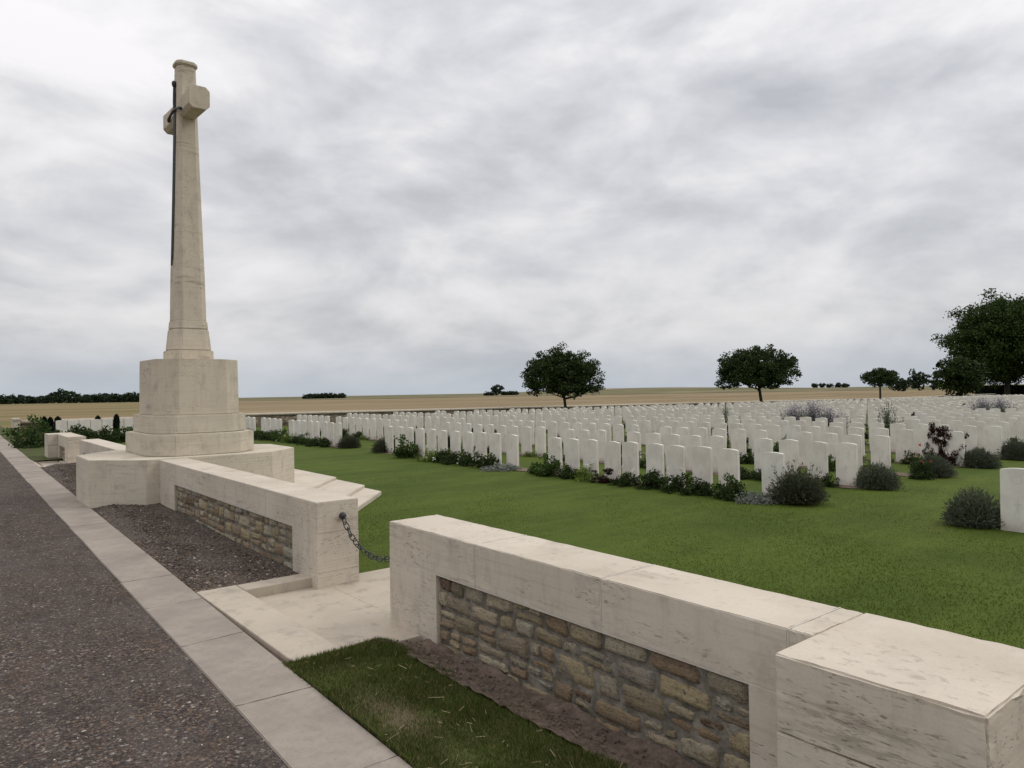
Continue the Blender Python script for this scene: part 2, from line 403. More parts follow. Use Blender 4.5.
# ------------------------------------------------------------------ world and sun
SUN_AZ = (.80, -.35); SUN_EL = 48
W = bpy.data.worlds.new('World'); S.world = W; W.use_nodes = True
nt = W.node_tree; nt.nodes.clear()
tc = N(nt, 'ShaderNodeTexCoord').outputs['Generated']
s = N(nt, 'ShaderNodeSeparateXYZ'); nt.links.new(tc, s.inputs[0])
zz = mth(nt, 'MAXIMUM', s.outputs[2], 0.)
den = mth(nt, 'ADD', zz, .26)
cb = N(nt, 'ShaderNodeCombineXYZ')
nt.links.new(mth(nt, 'DIVIDE', s.outputs[0], den), cb.inputs[0]); nt.links.new(mth(nt, 'DIVIDE', s.outputs[1], den), cb.inputs[1])
cv = mapping(nt, cb.outputs[0], (1, 1, 1), loc=(2.3, .7, 0), rot=(0, 0, rad(39.2)))
cvs = mapping(nt, cv, (.8, 1.0, 1))
sph = mapping(nt, tc, (1, 1, 2.3), loc=(.35, .8, .1))
n1 = noise(nt, sph, 2.4, 9, .53, .25)
n2 = noise(nt, mapping(nt, cvs, loc=(7, 3, 1)), 2.2, 8, .52, .2)
n3 = noise(nt, mapping(nt, tc, (1, 1, 1.6), loc=(2.1, .4, 3)), 1.6, 2, .5)
ea = noise(nt, mapping(nt, tc, (1, 1, 2.1), loc=(3, 1, 2)), 4.6, 9, .52, .3)
eb = noise(nt, mapping(nt, tc, (1, 1, 2.1), loc=(3.004, 1.006, 2.055)), 4.6, 9, .52, .3)
emb = mth(nt, 'MULTIPLY', mth(nt, 'SUBTRACT', ea, eb), .42)
cl = mth(nt, 'ADD', mth(nt, 'ADD', mth(nt, 'MULTIPLY', n1, .56), mth(nt, 'MULTIPLY', n2, .22)), mth(nt, 'MULTIPLY', n3, .22))
cl = mth(nt, 'ADD', cl, emb)
CLOUD = ramp(nt, cl, [(.34, (.43, .435, .465)), (.42, (.525, .53, .555)), (.48, (.615, .613, .633)), (.54, (.72, .71, .72)), (.62, (.82, .80, .805))])
# overcast: brighter towards the zenith, slightly bluer towards the horizon
el = rng(nt, zz, .0, 1., 0, 1, False)
gain = N(nt, 'ShaderNodeFloatCurve'); gc = gain.mapping.curves[0]
gc.points[0].location = (0, .365); gc.points[1].location = (1, .95)
for p in ((.06, .38), (.16, .425), (.3, .465), (.48, .52)): gc.points.new(*p)
gain.mapping.update(); nt.links.new(el, gain.inputs[1])
g2 = mth(nt, 'MULTIPLY', gain.outputs[0], 2.05)
cmul = N(nt, 'ShaderNodeVectorMath', operation='SCALE'); nt.links.new(CLOUD, cmul.inputs[0]); nt.links.new(g2, cmul.inputs[3])
hz = rng(nt, zz, .1, .0)
hcol = mixc(nt, mth(nt, 'MULTIPLY', hz, .68), cmul.outputs[0], (.37, .42, .49))
bg1 = N(nt, 'ShaderNodeBackground', inp={'Strength': 1.}); nt.links.new(hcol, bg1.inputs[0])
sky = N(nt, 'ShaderNodeTexSky', sky_type='NISHITA', sun_disc=False, sun_elevation=rad(SUN_EL), sun_rotation=math.atan2(SUN_AZ[0], SUN_AZ[1]))
bg2 = N(nt, 'ShaderNodeBackground', inp={'Strength': .1}); nt.links.new(sky.outputs[0], bg2.inputs[0])
mx = N(nt, 'ShaderNodeMixShader', inp={0: .94}); nt.links.new(bg2.outputs[0], mx.inputs[1]); nt.links.new(bg1.outputs[0], mx.inputs[2])
wo = N(nt, 'ShaderNodeOutputWorld'); nt.links.new(mx.outputs[0], wo.inputs[0])

L = bpy.data.lights.new('sun', 'SUN'); L.energy = .75; L.angle = rad(24); L.color = (1, .96, .9)
lo = bpy.data.objects.new('sun', L); COL.objects.link(lo)
h = math.hypot(*SUN_AZ)
dv = Vector((SUN_AZ[0] / h * math.cos(rad(SUN_EL)), SUN_AZ[1] / h * math.cos(rad(SUN_EL)), math.sin(rad(SUN_EL))))
lo.rotation_euler = dv.to_track_quat('Z', 'Y').to_euler(); lo.location = (20, -10, 30)

# ------------------------------------------------------------------ camera
cam = bpy.data.cameras.new('camera'); cam.lens = 36 * 725 / 1024; cam.sensor_width = 36; cam.clip_end = 8000; cam.clip_start = .05
co = bpy.data.objects.new('camera', cam); COL.objects.link(co); S.camera = co
a, p, r = rad(39.2), rad(.68), rad(1.0)
fw = Vector((math.sin(a) * math.cos(p), math.cos(a) * math.cos(p), math.sin(p)))
rt = Vector((math.cos(a), -math.sin(a), 0)); up = rt.cross(fw)
rt2 = rt * math.cos(r) - up * math.sin(r); up2 = up * math.cos(r) + rt * math.sin(r)
co.matrix_world = Matrix(((rt2.x, up2.x, -fw.x, 0), (rt2.y, up2.y, -fw.y, 0), (rt2.z, up2.z, -fw.z, 1.65), (0, 0, 0, 1)))
S.view_settings.view_transform = 'Standard'; S.view_settings.look = 'None'; S.view_settings.exposure = .3; S.view_settings.gamma = 1

# ------------------------------------------------------------------ ground sheets
def smooth_noise(x, y, s, seed=0):
    r = np.random.default_rng(seed); out = 0
    for k in range(6):
        a_, b_, ph = r.normal(size=3)
        out = out + np.sin((x * a_ + y * b_) * s + ph * 5)
    return out / 6
def sheet(name, xs, ys, zf, mat, parent=None, kind='structure', mask=None):
    X, Y = np.meshgrid(xs, ys, indexing='ij')
    if callable(zf): Z = zf(X, Y)
    else: Z = T(X, Y) + zf
    nx, ny = X.shape
    V = np.stack([X, Y, Z], -1).reshape(-1, 3)
    i = np.arange(nx - 1)[:, None] * ny + np.arange(ny - 1)[None]
    F = np.stack([i, i + ny, i + ny + 1, i + 1], -1).reshape(-1, 4)
    if mask is not None:
        cxm = (X[:-1, :-1] + X[1:, 1:]) / 2; cym = (Y[:-1, :-1] + Y[1:, 1:]) / 2
        F = F[mask(cxm, cym).ravel()]
    o = mesh_np(name, V, F, mat, parent, smooth=True)
    if kind and parent is None: tag(o, kind=kind)
    return o

def geo(a0, a1, s0, f):
    out = [a0]; st = s0
    while out[-1] < a1: out.append(out[-1] + st); st *= f
    return out
xs = sorted(set([-v for v in geo(0, 3500, 4, 1.12)] + geo(0, 3500, 4, 1.05)))
ys = sorted(set([-v for v in geo(0, 3500, 5, 1.3)] + geo(0, 3500, 4, 1.05)))
def zfield(X, Y):
    near = T(X, Y) - .36
    d = np.hypot(X, Y)
    w = np.clip((d - 60) / 200, 0, 1)
    hx, hy = .76 * 700, .65 * 700     # low swell on the horizon
    tx, ty = -.65, .76
    u = (X - hx) * tx + (Y - hy) * ty; v = (X - hx) * .76 + (Y - hy) * .65
    hill = 4.3 * np.exp(-(u / 150) ** 2 - (v / 190) ** 2)
    return near * (1 - w) + w * (-.25) + hill * w + w * .25 * smooth_noise(X, Y, .01, 4)
sheet('ground', np.array(xs), np.array(ys), zfield, M['field'])

KL = lambda y: 1.20 + .0225 * y      # road side of the kerb
KR = lambda y: 1.62 + .0245 * y      # inner side of the kerb
def strip(name, xl, xr, y0, y1, ny, nx, zf, mat):
    ys_ = np.linspace(y0, y1, ny); V = []; 
    for y in ys_:
        for k in range(nx + 1):
            x = xl(y) + (xr(y) - xl(y)) * k / nx
            V.append((x, y, float(T(x, y)) + (zf(x, y) if callable(zf) else zf)))
    w = nx + 1
    F = [(j * w + k, j * w + k + 1, (j + 1) * w + k + 1, (j + 1) * w + k) for j in range(ny - 1) for k in range(nx)]
    return tag(mesh_np(name, V, F, mat, smooth=True), kind='structure')
strip('road', lambda y: -9., lambda y: KL(y) + .01, -6, 420, 200, 6, lambda x, y: -.001, M['road'])
# kerb slabs
bm = bmesh.new(); y = -3.0
joints = []
cuts = [-3.0, -1.2, -.1, .95, 1.95, 2.95, 3.97, 5.12, 6.2, 7.2, 8.3, 9.45, 10.6, 11.8, 13.05]
while cuts[-1] < 70: cuts.append(cuts[-1] + 1.12)
rk = random.Random(3); skew = {}
for y0, y1 in zip(cuts[:-1], cuts[1:]):
    b = bmesh.new()
    g = .0035 + rk.random() * .003; dz = rk.uniform(-.003, .003)
    s0, s1 = skew.get(y0, 0), skew.setdefault(y1, rk.uniform(-.03, .04))
    nq = 7
    jg = lambda: rk.gauss(0, .003)
    pts = [(KL(y0) + rk.uniform(-.006, .006), y0 + g)] + [(KL(y0) + (KR(y0) - KL(y0)) * q / nq, y0 + g + s0 * q / nq + jg()) for q in range(1, nq)] + [(KR(y0), y0 + g + s0)]
    pts += [(KR(y1), y1 - g + s1)] + [(KL(y1) + (KR(y1) - KL(y1)) * q / nq, y1 - g + s1 * q / nq + jg()) for q in range(nq - 1, 0, -1)] + [(KL(y1) + rk.uniform(-.006, .006), y1 - g)]
    lo_ = [b.verts.new((x, y, -.12)) for x, y in pts]; hi_ = [b.verts.new((x, y, .008 + dz)) for x, y in pts]
    for i in range(len(pts)): b.faces.new((lo_[i], lo_[(i + 1) % len(pts)], hi_[(i + 1) % len(pts)], hi_[i]))
    b.faces.new(hi_); b.faces.new(lo_[::-1])
    bmesh.ops.bevel(b, geom=[e for e in b.edges if e.verts[0].co.z > -.1 and e.verts[1].co.z > -.1], offset=.005, segments=2, affect='EDGES')
    me = bpy.data.meshes.new('t'); b.to_mesh(me); b.free(); bm.from_mesh(me); bpy.data.meshes.remove(me)
tag(bm_obj('kerb', bm, M['kerb']), kind='structure')
strip('kerb_bedding', lambda y: KL(y) + .02, lambda y: KR(y) + .12, -4, 70, 120, 1, -.03, M['soil'])

# gravel beds either side of the platform, entrance pavings, grass verge, soil strip
WX = 2.75
gr = lambda x, y: .075 * float(np.clip((y - 8) / 4, 0, 1) * np.clip((x - KR(y)) / .25, 0, 1))
nz = lambda s_, a_: (lambda x, y: a_ * math.sin(x * s_ + y * 3) * math.sin(y * s_ * 1.3 + 1))
strip('gravel_bed', lambda y: KR(y) - .01, lambda y: WX + .3, 6.4, 19.7, 80, 6, lambda x, y: -.02 + gr(x, y) + .008 * math.sin(x * 9 + y * 2) * math.sin(y * 3.1) + (.03 if x > 2.6 else 0) * (x - 2.6) / .4, M['bed'])
def verge_z(x, y): return .012 + .012 * math.sin(x * 5 + y * 1.7) - .10 * max(0, min(1, (x - 2.36) / .3))
strip('verge', lambda y: KR(y) + .004, lambda y: 2.365, -6, 4.40, 80, 10, verge_z, M['verge'])
def soil_z(x, y): return .012 - .10 * max(0, min(1, (x - 2.36) / .3)) + .008 * math.sin(x * 31 + y * 13) * math.sin(y * 23 + x * 7) + .005 * math.sin(y * 57) + .006 + .022 * max(0, (x - 2.62) / .13) ** 2 * (.5 + .5 * math.sin(y * 9))
strip('soil_strip', lambda y: 2.37, lambda y: WX + .02, -6, 4.37, 260, 12, soil_z, M['soil'])
strip('far_verge', lambda y: KR(y) - .004, lambda y: 3.25, 21.9, 420, 120, 3, -.01, M['verge'])

def paving(y0, y1, flip):
    """stone entrance: a low strip along the kerb, raised border, sunken landing through the wall gap"""
    out = bmesh.new()
    a_, b_ = (y0, y1)
    box_bm(KR((a_ + b_) / 2) + .035, 2.12, a_, b_, -.16, .002, .004, out)              # strip beside the kerb
    box_bm(2.126, 2.735, (b_ - .22) if not flip else a_, b_ if not flip else a_ + .22, -.16, .0, .004, out)   # raised border
    box_bm(2.126, 2.72, (a_) if not flip else b_ - .1, (a_ + .10) if not flip else b_, -.16, -.045, .004, out)
    q0, q1 = (a_ + .101, b_ - .221) if not flip else (a_ + .221, b_ - .101)
    mid = (q0 + q1) / 2
    box_bm(2.124, 2.86, q0, mid - .0005, -.2, -.082, .001, out)
    box_bm(2.124, 2.86, mid + .0005, q1, -.2, -.0825, .001, out)
    return out, q0, q1
pv, q0, q1 = paving(4.40, 6.46, False)
box_bm(2.861, 3.62, 4.62, 5.301, -.2, -.0825, .001, pv); box_bm(2.861, 3.62, 5.302, 6.40, -.2, -.082, .001, pv)
tag(bm_obj('entrance_paving', pv, M['paving']), kind='structure')
pv, q0, q1 = paving(19.75, 21.95, True)
box_bm(2.74, 2.835, 20.9, 21.95, -.3, -.05, .003, pv); box_bm(2.865, 3.7, 19.8, 21.2, -.2, -.083, .003, pv)
tag(bm_obj('far_entrance_paving', pv, M['paving']), kind='structure')

# lawn of the cemetery
lx = np.concatenate([np.arange(3.12, 16, .25), np.arange(16, 140, 1.5)]); ly = np.concatenate([np.arange(-12, 20, .25), np.arange(20, 38.4, .6)])
def zlawn(X, Y):
    z = T(X, Y) + LAWN + .012 * smooth_noise(X, Y, 1.1, 2)
    return np.where((X < 3.7) & (Y > 4.4) & (Y < 6.6), z - .06 * 0, z)
sheet('lawn', lx, ly, zlawn, M['turf'])
# border soil under the headstone rows
ROWX = [10.67 + 2.455 * k for k in range(36)]
V = []; F = []
for k, x in enumerate(ROWX[:14]):
    for (ya, yb) in ((6.0, 19.4), (21.5, 31.5)):
        yy = np.linspace(ya, yb, 50); n0 = len(V)
        for j, y in enumerate(yy):
            w1 = .22 + .05 * math.sin(y * 5 + k); w2 = .25 + .05 * math.sin(y * 4.3 + k * 2)
            if j in (0, 49): w1 = w2 = .08
            for xx, dz in ((x - w1, .012), (x, .03), (x + w2, .012)): V.append((xx, y, float(T(xx, y)) + LAWN + dz))
        for j in range(49):
            for q in range(2): a_ = n0 + j * 3 + q; F.append((a_, a_ + 1, a_ + 4, a_ + 3))
tag(mesh_np('flower_bed_soil', V, F, M['soil'], smooth=True), kind='structure')

# ------------------------------------------------------------------ grass blades and pebbles (real geometry)
def blades(name, P, hgt, wid, mat, lean=.6):
    n = len(P)
    ang = RNG.uniform(0, 2 * np.pi, n); la = RNG.uniform(0, 2 * np.pi, n); l = RNG.uniform(.1, 1, n) * lean
    h_ = hgt * RNG.uniform(.55, 1.15, n); w = wid * RNG.uniform(.7, 1.3, n)
    dx = np.cos(ang) * w / 2; dy = np.sin(ang) * w / 2
    tip = P + np.stack([np.cos(la) * l * h_, np.sin(la) * l * h_, h_], -1)
    A = P + np.stack([dx, dy, 0 * dx], -1); B = P - np.stack([dx, dy, 0 * dx], -1)
    V = np.stack([A, B, tip], 1).reshape(-1, 3)
    return tag(mesh_np(name, V, np.arange(n * 3).reshape(-1, 3), mat), kind='stuff')
# near verge
n = 95000
y_ = 1.6 + RNG.random(n) * 2.80; x_ = KR(y_) - .012 + RNG.random(n) * (2.52 - KR(y_))
keep = (x_ < 2.43 + .03 * np.sin(y_ * 9) + .045 * RNG.normal(size=n))
bare = np.exp(-(((x_ - 1.88) / .13) ** 2 + ((y_ - 3.3) / .32) ** 2)) + .8 * np.exp(-(((x_ - 1.9) / .1) ** 2 + ((y_ - 2.7) / .16) ** 2))
keep &= RNG.random(n) > bare * .8
keep &= RNG.random(n) > .55 * np.clip(smooth_noise(x_, y_, 6, 9) * 1.6, 0, 1)
x_, y_ = x_[keep], y_[keep]
z_ = T(x_, y_) + .012 + .012 * np.sin(x_ * 5 + y_ * 1.7) - .10 * np.clip((x_ - 2.36) / .3, 0, 1) - .004
tall = .026 + .03 * np.clip(smooth_noise(x_, y_, 9, 5), 0, 1)
blades('verge_grass', np.stack([x_, y_, z_], -1), tall, .0032, M['blade2'], 1.0)
# lawn: density falls with distance
n = 450000
rr = 3 + 15 * RNG.random(n) ** .85; th = rad(39.2) + RNG.uniform(-rad(40), rad(62), n)
x = rr * np.sin(th); y = rr * np.cos(th)
k = (x > 3.16) & ~((x < 3.64) & (y > 4.4) & (y < 6.6)) & (RNG.random(n) < np.clip((18 - rr) / 9, 0, 1) ** 1.3)
x, y, rr = x[k], y[k], rr[k]
PX = [np.stack([x, y, T(x, y) + LAWN - .002], -1)]; PH = [.021 - .0007 * rr]; PW = [.0045 + .0004 * rr]
blades('lawn_grass', np.concatenate(PX), np.concatenate(PH), np.concatenate(PW), M['blade'], 1.1)

ICO = None
def pebbles(name, P, size, mat, flat=.55):
    global ICO
    if ICO is None:
        b = bmesh.new(); bmesh.ops.create_icosphere(b, subdivisions=1, radius=1)
        ICO = (np.array([v.co[:] for v in b.verts]), np.array([[v.index for v in f.verts] for f in b.faces])); b.free()
    n = len(P); v0, f0 = ICO
    V = v0[None] * RNG.uniform(.72, 1.2, (n, len(v0), 1))
    V = V * np.stack([RNG.uniform(.7, 1.4, n), RNG.uniform(.6, 1.1, n), RNG.uniform(.35, .8, n)], -1)[:, None] * size[:, None, None]
    a_ = RNG.uniform(0, 6.28, n); c, s_ = np.cos(a_)[:, None], np.sin(a_)[:, None]
    V = np.stack([V[..., 0] * c - V[..., 1] * s_, V[..., 0] * s_ + V[..., 1] * c, V[..., 2]], -1) + P[:, None]
    F = (f0[None] + (np.arange(n) * len(v0))[:, None, None]).reshape(-1, 3)
    return tag(mesh_np(name, V.reshape(-1, 3), F, mat), kind='stuff')
n = 42000
y_ = 2.4 + 14 * RNG.random(n) ** 2.0; x_ = KL(y_) + .03 * RNG.normal(size=n).clip(-1, 1.6) ** 3 * .3 - RNG.random(n) ** .9 * (1.6 + .05 * y_)
pebbles('road_gravel', np.stack([x_, y_, T(x_, y_) - .002], -1), .0024 + .0085 * RNG.random(n) ** 2.6, M['pebble'])
n = 14000
y_ = 6.5 + 12.8 * RNG.random(n) ** 1.7; x_ = KR(y_) + RNG.random(n) * (2.72 - KR(y_))
k = ~((y_ > 11.6) & (y_ < 14.1) & (x_ > 1.9) & (y_ - 11.6 > (2.6 - x_) * .9))
x_, y_ = x_[k], y_[k]
pebbles('bed_gravel', np.stack([x_, y_, T(x_, y_) - .018 + .075 * np.clip((y_ - 8) / 4, 0, 1) * np.clip((x_ - KR(y_)) / .25, 0, 1)], -1), .005 + .013 * RNG.random(len(x_)) ** 3, M['pebble'])
n = 700
y_ = 1.6 + 2.8 * RNG.random(n); x_ = 2.4 + .33 * RNG.random(n)
z_ = T(x_, y_) + .03 - .10 * np.clip((x_ - 2.36) / .3, 0, 1)
pebbles('soil_clods', np.stack([x_, y_, z_], -1), .003 + .011 * RNG.random(n) ** 2, M['soil'])
# straw bits lying on the verge: too small to count
V = []; F = []
for i in range(75):
    y = random.uniform(1.8, 4.3); x = random.uniform(KR(y) + .01, 2.42); L_ = random.uniform(.012, .045) if i > 12 else random.uniform(.06, .11); a_ = random.uniform(0, 3.14)
    z = float(T(x, y)) + .036 + .01 * random.random(); w = random.uniform(.0006, .0014)
    dx, dy = math.cos(a_) * L_ / 2, math.sin(a_) * L_ / 2; px_, py_ = -math.sin(a_) * w, math.cos(a_) * w
    b0 = len(V); tl = random.uniform(-.008, .008)
    for (sx, sz) in ((-1, -tl), (1, tl)):
        for (q, zz_) in ((-1, 0), (1, 0), (0, w * 2)): V.append((x + sx * dx + q * px_, y + sx * dy + q * py_, z + sz + zz_))
    F += [(b0, b0 + 1, b0 + 4, b0 + 3), (b0 + 1, b0 + 2, b0 + 5, b0 + 4), (b0 + 2, b0, b0 + 3, b0 + 5)]
tag(mesh_np('straw', V, F, M['straw']), kind='stuff')

# ------------------------------------------------------------------ walls
def rubble(parent, xf, y0, y1, z0, z1, seed, hmin=.06, hmax=.15, wmin=.12, wmax=.36, name='rubble_panel'):
    """random-coursed fieldstones set in recessed mortar on a face looking towards -X"""
    r = random.Random(seed)
    V = []; F = []; mi = []
    rows = []; z = z0
    while z < z1 - .02:
        h_ = r.uniform(hmin, hmax)
        if z + h_ > z1 - .045: h_ = z1 - z
        rows.append((z, z + h_)); z += h_
    wob = [(r.uniform(0, 6), r.uniform(3, 8), r.uniform(.006, .016)) for _ in range(len(rows) + 1)]
    wob[0] = (0, 1, 0); wob[-1] = (0, 1, 0)
    def wz(i, y): p_, f_, a_ = wob[i]; return a_ * math.sin(y * f_ + p_)
    cells = []
    for i, (a_, b_) in enumerate(rows):
        y = y0 - r.uniform(0, .1)
        while y < y1:
            w = r.uniform(wmin, wmax)
            ya, yb = max(y, y0), min(y + w, y1)
            if y1 - yb < .07: yb = y1; w = 99
            if yb - ya > .04:
                f = lambda q, zz_: wz(q, zz_)
                if (b_ - a_) > .1 and r.random() < .36:
                    s_ = r.uniform(.4, .6); zm = a_ + (b_ - a_) * s_
                    cells.append((ya, yb, a_ + f(i, ya), a_ + f(i, yb), zm + r.uniform(-.008, .008), zm + r.uniform(-.008, .008)))
                    ym = ya + (yb - ya) * r.uniform(.4, .6) if (yb - ya) > .2 else None
                    c2 = (ya, yb, cells[-1][4], cells[-1][5], b_ + f(i + 1, ya), b_ + f(i + 1, yb))
                    if ym and r.random() < .6:
                        zl = (c2[2] + c2[3]) / 2; zh = (c2[4] + c2[5]) / 2
                        cells += [(ya, ym, c2[2], zl, c2[4], zh), (ym, yb, zl, c2[3], zh, c2[5])]
                    else: cells.append(c2)
                else:
                    cells.append((ya, yb, a_ + f(i, ya), a_ + f(i, yb), b_ + f(i + 1, ya), b_ + f(i + 1, yb)))
            y += w
    nu, nv = 9, 6
    for (ya, yb, la, lb, ha, hb) in cells:
        g = r.uniform(.001, .005)
        cs = [(ya + g + r.uniform(-.006, .016), la + g + r.uniform(-.003, .007)), (yb - g - r.uniform(-.004, .012), lb + g + r.uniform(-.003, .012)),
              (yb - g - r.uniform(0, .014), hb - g - r.uniform(-.002, .01)), (ya + g + r.uniform(0, .014), ha - g - r.uniform(-.002, .01))]
        bul = r.uniform(.003, .008); off = r.uniform(-.004, .008); n0 = len(V); ty, tz = r.uniform(-.007, .007), r.uniform(-.006, .006)
        jit = [[(r.gauss(0, 1), r.gauss(0, 1), r.gauss(0, 1)) for _ in range(nv)] for _ in range(nu)]
        for iu in range(nu):
            for iv in range(nv):
                u = (iu - .5) / (nu - 2); v = (iv - .5) / (nv - 2)
                ring = iu in (0, nu - 1) or iv in (0, nv - 1)
                uc, vc = min(1, max(0, u)), min(1, max(0, v))
                # rounded corners
                su, sv = uc * 2 - 1, vc * 2 - 1
                k_ = 1 - .022 * (abs(su) ** 4) * (abs(sv) ** 4)
                uu, vv = (su * k_ + 1) / 2, (sv * k_ + 1) / 2
                yy = (cs[0][0] * (1 - uu) + cs[1][0] * uu) * (1 - vv) + (cs[3][0] * (1 - uu) + cs[2][0] * uu) * vv
                zz_ = (cs[0][1] * (1 - uu) + cs[1][1] * uu) * (1 - vv) + (cs[3][1] * (1 - uu) + cs[2][1] * uu) * vv
                e = (1 - su ** 18) * (1 - sv ** 14)
                x = xf - off - bul * e ** .5 + ty * su + tz * sv
                j = jit[iu][iv]
                if ring: x = xf + .05
                else: x += j[0] * .0026
                V.append((x, yy + j[1] * .0028, zz_ + j[2] * .0028))
        for iu in range(nu - 1):
            for iv in range(nv - 1):
                a_ = n0 + iu * nv + iv; F.append((a_, a_ + 1, a_ + nv + 1, a_ + nv)); mi.append(0)
    V = np.array(V); V[:, 2] += T(V[:, 0], V[:, 1])
    o = mesh_np(name, V, F, M['rubble'], parent, mi=mi)
    b = bmesh.new()
    # mortar bed with an uneven face
    ny, nzz = max(6, int((y1 - y0) / .03)), max(4, int((z1 - z0) / .03))
    V = []
    for i in range(ny + 1):
        for j in range(nzz + 1):
            V.append((xf + .005 + r.gauss(0, .005), y0 + (y1 - y0) * i / ny, z0 + (z1 - z0) * j / nzz))
    V = np.array(V); V[:, 2] += T(V[:, 0], V[:, 1])
    F = [(i * (nzz + 1) + j, i * (nzz + 1) + j + 1, (i + 1) * (nzz + 1) + j + 1, (i + 1) * (nzz + 1) + j) for i in range(ny) for j in range(nzz)]
    b.free()
    mesh_np('mortar', V, F, M['mortar'], o, smooth=True)
    return o

def wall(name, label, xf, xb, y0, y1, ztop, zbot, pan, joints, seed, pier=None, near=False, lowj=None):
    """low cemetery wall: coping stones over end piers and a recessed fieldstone panel"""
    t = empty(name, (xf, y0, zbot), label, 'wall')
    st = M['stone']; ch = 10 if near else 0
    zc = ztop - .28
    ye = [y0] + joints + [y1]
    for i, (a_, b_) in enumerate(zip(ye[:-1], ye[1:])):
        bm_obj('coping_stone', box_bm(xf, xb, a_ + (.0012 if i else 0), b_ - (.0012 if i < len(ye) - 2 else 0), zc, ztop, .006, chip=ch), st, t)
    py0, py1, pz0 = pan
    bm_obj('joint_mortar', box_bm(xf + .002, xb - .002, y0 + .004, y1 - .004, zc - .006, ztop - .004, 0), M['label_mortar'], t)
    for q in joints:
        bm_obj('joint', box_bm(xf - .0008, xb + .0008, q - .0035, q + .0035, zc + .001, ztop + .0008, 0), M['label_mortar'], t)
    for a_, b_ in ((y0, py0), (py1, y1)):
        if b_ - a_ > .02: bm_obj('joint_mortar', box_bm(xf + .002, xb - .002, a_ + .004, b_ - .004, zbot - .28, zc - .007, 0), M['label_mortar'], t)
    # end piers below the coping
    for a_, b_, q in ((y0, py0, 0), (py1, y1, 1)):
        if b_ - a_ < .02: continue
        zm = lowj
        if zm is not None:
            bm_obj('pier_stone', box_bm(xf, xb, a_, b_, zm + .001, zc - .0008, .0022), st, t)
            bm_obj('pier_stone', box_bm(xf + .0, xb, a_, b_, zbot - .3, zm - .001, .003), st, t)
        else: bm_obj('pier_stone', box_bm(xf, xb, a_, b_, zbot - .3, zc - .001, .0025), st, t)
    bm_obj('wall_core', box_bm(xf + .05, xb - .004, py0 + .001, py1 - .001, zbot - .3, zc - .002, 0), M['mortar'], t)
    rubble(t, xf + .03, py0, py1, pz0, zc - .004, seed)
    if pier:
        px0, a_, b_ = pier
        p_ = bm_obj('pier_cap', box_bm(px0, xb + .004, a_, b_ - .001, ztop - .285, ztop + .004, .008, chip=ch), st, t)
        bm_obj('pier_block', box_bm(px0, xb + .004, a_, b_ - .001, ztop - .62, ztop - .289, .006), st, t)
        bm_obj('pier_block', box_bm(px0 - .0, xb + .004, a_, b_ - .001, zbot - .3, ztop - .624, .006), st, t)
    return t
# near wall B (runs from the gate to the projecting pier), wall A, and their far counterparts
wall('low_wall', 'low pale stone wall with tan fieldstone panel nearest the viewer, ending in a square pier', 2.75, 3.19, 1.50, 4.88, .69, -.16,
     (1.80, 4.24, -.16), [1.61, 2.67, 3.785], 11, pier=(2.46, .80, 1.50), near=True, lowj=.03)
wall('low_wall', 'low wall with fieldstone panel between the large stone cross and the chained opening', 2.72, 3.13, 6.12, 11.75, .69, -.10,
     (6.67, 10.78, -.10), [7.35, 8.7, 10.1], 23, near=False, lowj=.06)
wall('low_wall', 'low wall on the far side of the large stone cross, plain side showing', 2.90, 3.31, 13.4, 19.8, .59, -.08,
     (14.6, 19.3, -.08), [14.8, 16.4, 18.1], 31, lowj=.05)
wall('low_wall', 'farthest low roadside wall with small fieldstone panel and projecting end pier', 2.82, 3.22, 20.95, 22.65, .60, -.08,
     (21.45, 22.4, -.08), [21.8], 37, pier=(2.60, 22.65, 23.35), lowj=.05)
# raised grass edge behind near wall is the lawn itself

# ------------------------------------------------------------------ cross
CX, CY = 3.50, 12.90
plat = empty('cross_platform', (CX, CY, 0), 'wide low octagonal stone platform with steps under the tall cross', 'platform')
zt = .70
O1 = octo(CX - .02, CY - .1, 1.573, 1.19, .64)
bm_obj('platform_block', prism_bm(O1, -.35, zt, .008), M['stone_plinth'], plat)
# plain stones at the foot
for i, (y0, zt_) in enumerate(((13.34, -.03), (12.17, -.075), (11.55, -.125))):
    xe = 6.36 + .004 * i
    pts = [(xe, y0), (xe, 16.2 + .3 * i), (4.0, 16.2 + .3 * i), (3.4, 14.2), (3.4, y0 - 1.2 - .6 * i), (4.45 + .0 * i, y0 - 2.23)]
    pts = [(xe, 16.2 + .3 * i), (3.6, 16.2 + .3 * i), (3.6, max(6.6, y0 - 3.2)), (xe - 2.76, y0 - 3.2), (xe, y0)]
    bm_obj('step', prism_bm(pts[:3] + pts[4:], -.4, zt_, .008), M['stone'], plat)

cross = empty('stone_cross', (CX, CY, zt), 'tall weathered stone cross with a dark bronze sword on its shaft', 'cross')
def zz(z): return z - float(T(CX, CY)) * 0
tiers = [(.835, 1.04, .345, zt, 1.035), (.735, .90, .30, 1.037, 1.325), (.66, .79, .285, 1.327, 2.235)]
for i, (a_, b_, c_, z0, z1) in enumerate(tiers):
    if i < 2:
        bm_obj('base_tier', prism_bm(octo(CX, CY, a_, b_, c_), z0, z1, .012), M['stone_plinth'], cross)
    else:
        bm_obj('pedestal', prism_bm(octo(CX, CY, a_, b_, c_), z0, z1 - .02, .008, octo(CX, CY, a_ - .012, b_ - .012, c_)), M['stone_cross'], cross)
zb = 2.222
def shaft_oct(w): return octo(CX, CY, w * .97, w * 1.0, w * .38)
bm_obj('shaft_collar', prism_bm(shaft_oct(.355), zb, zb + .155, .012), M['stone_cross'], cross)
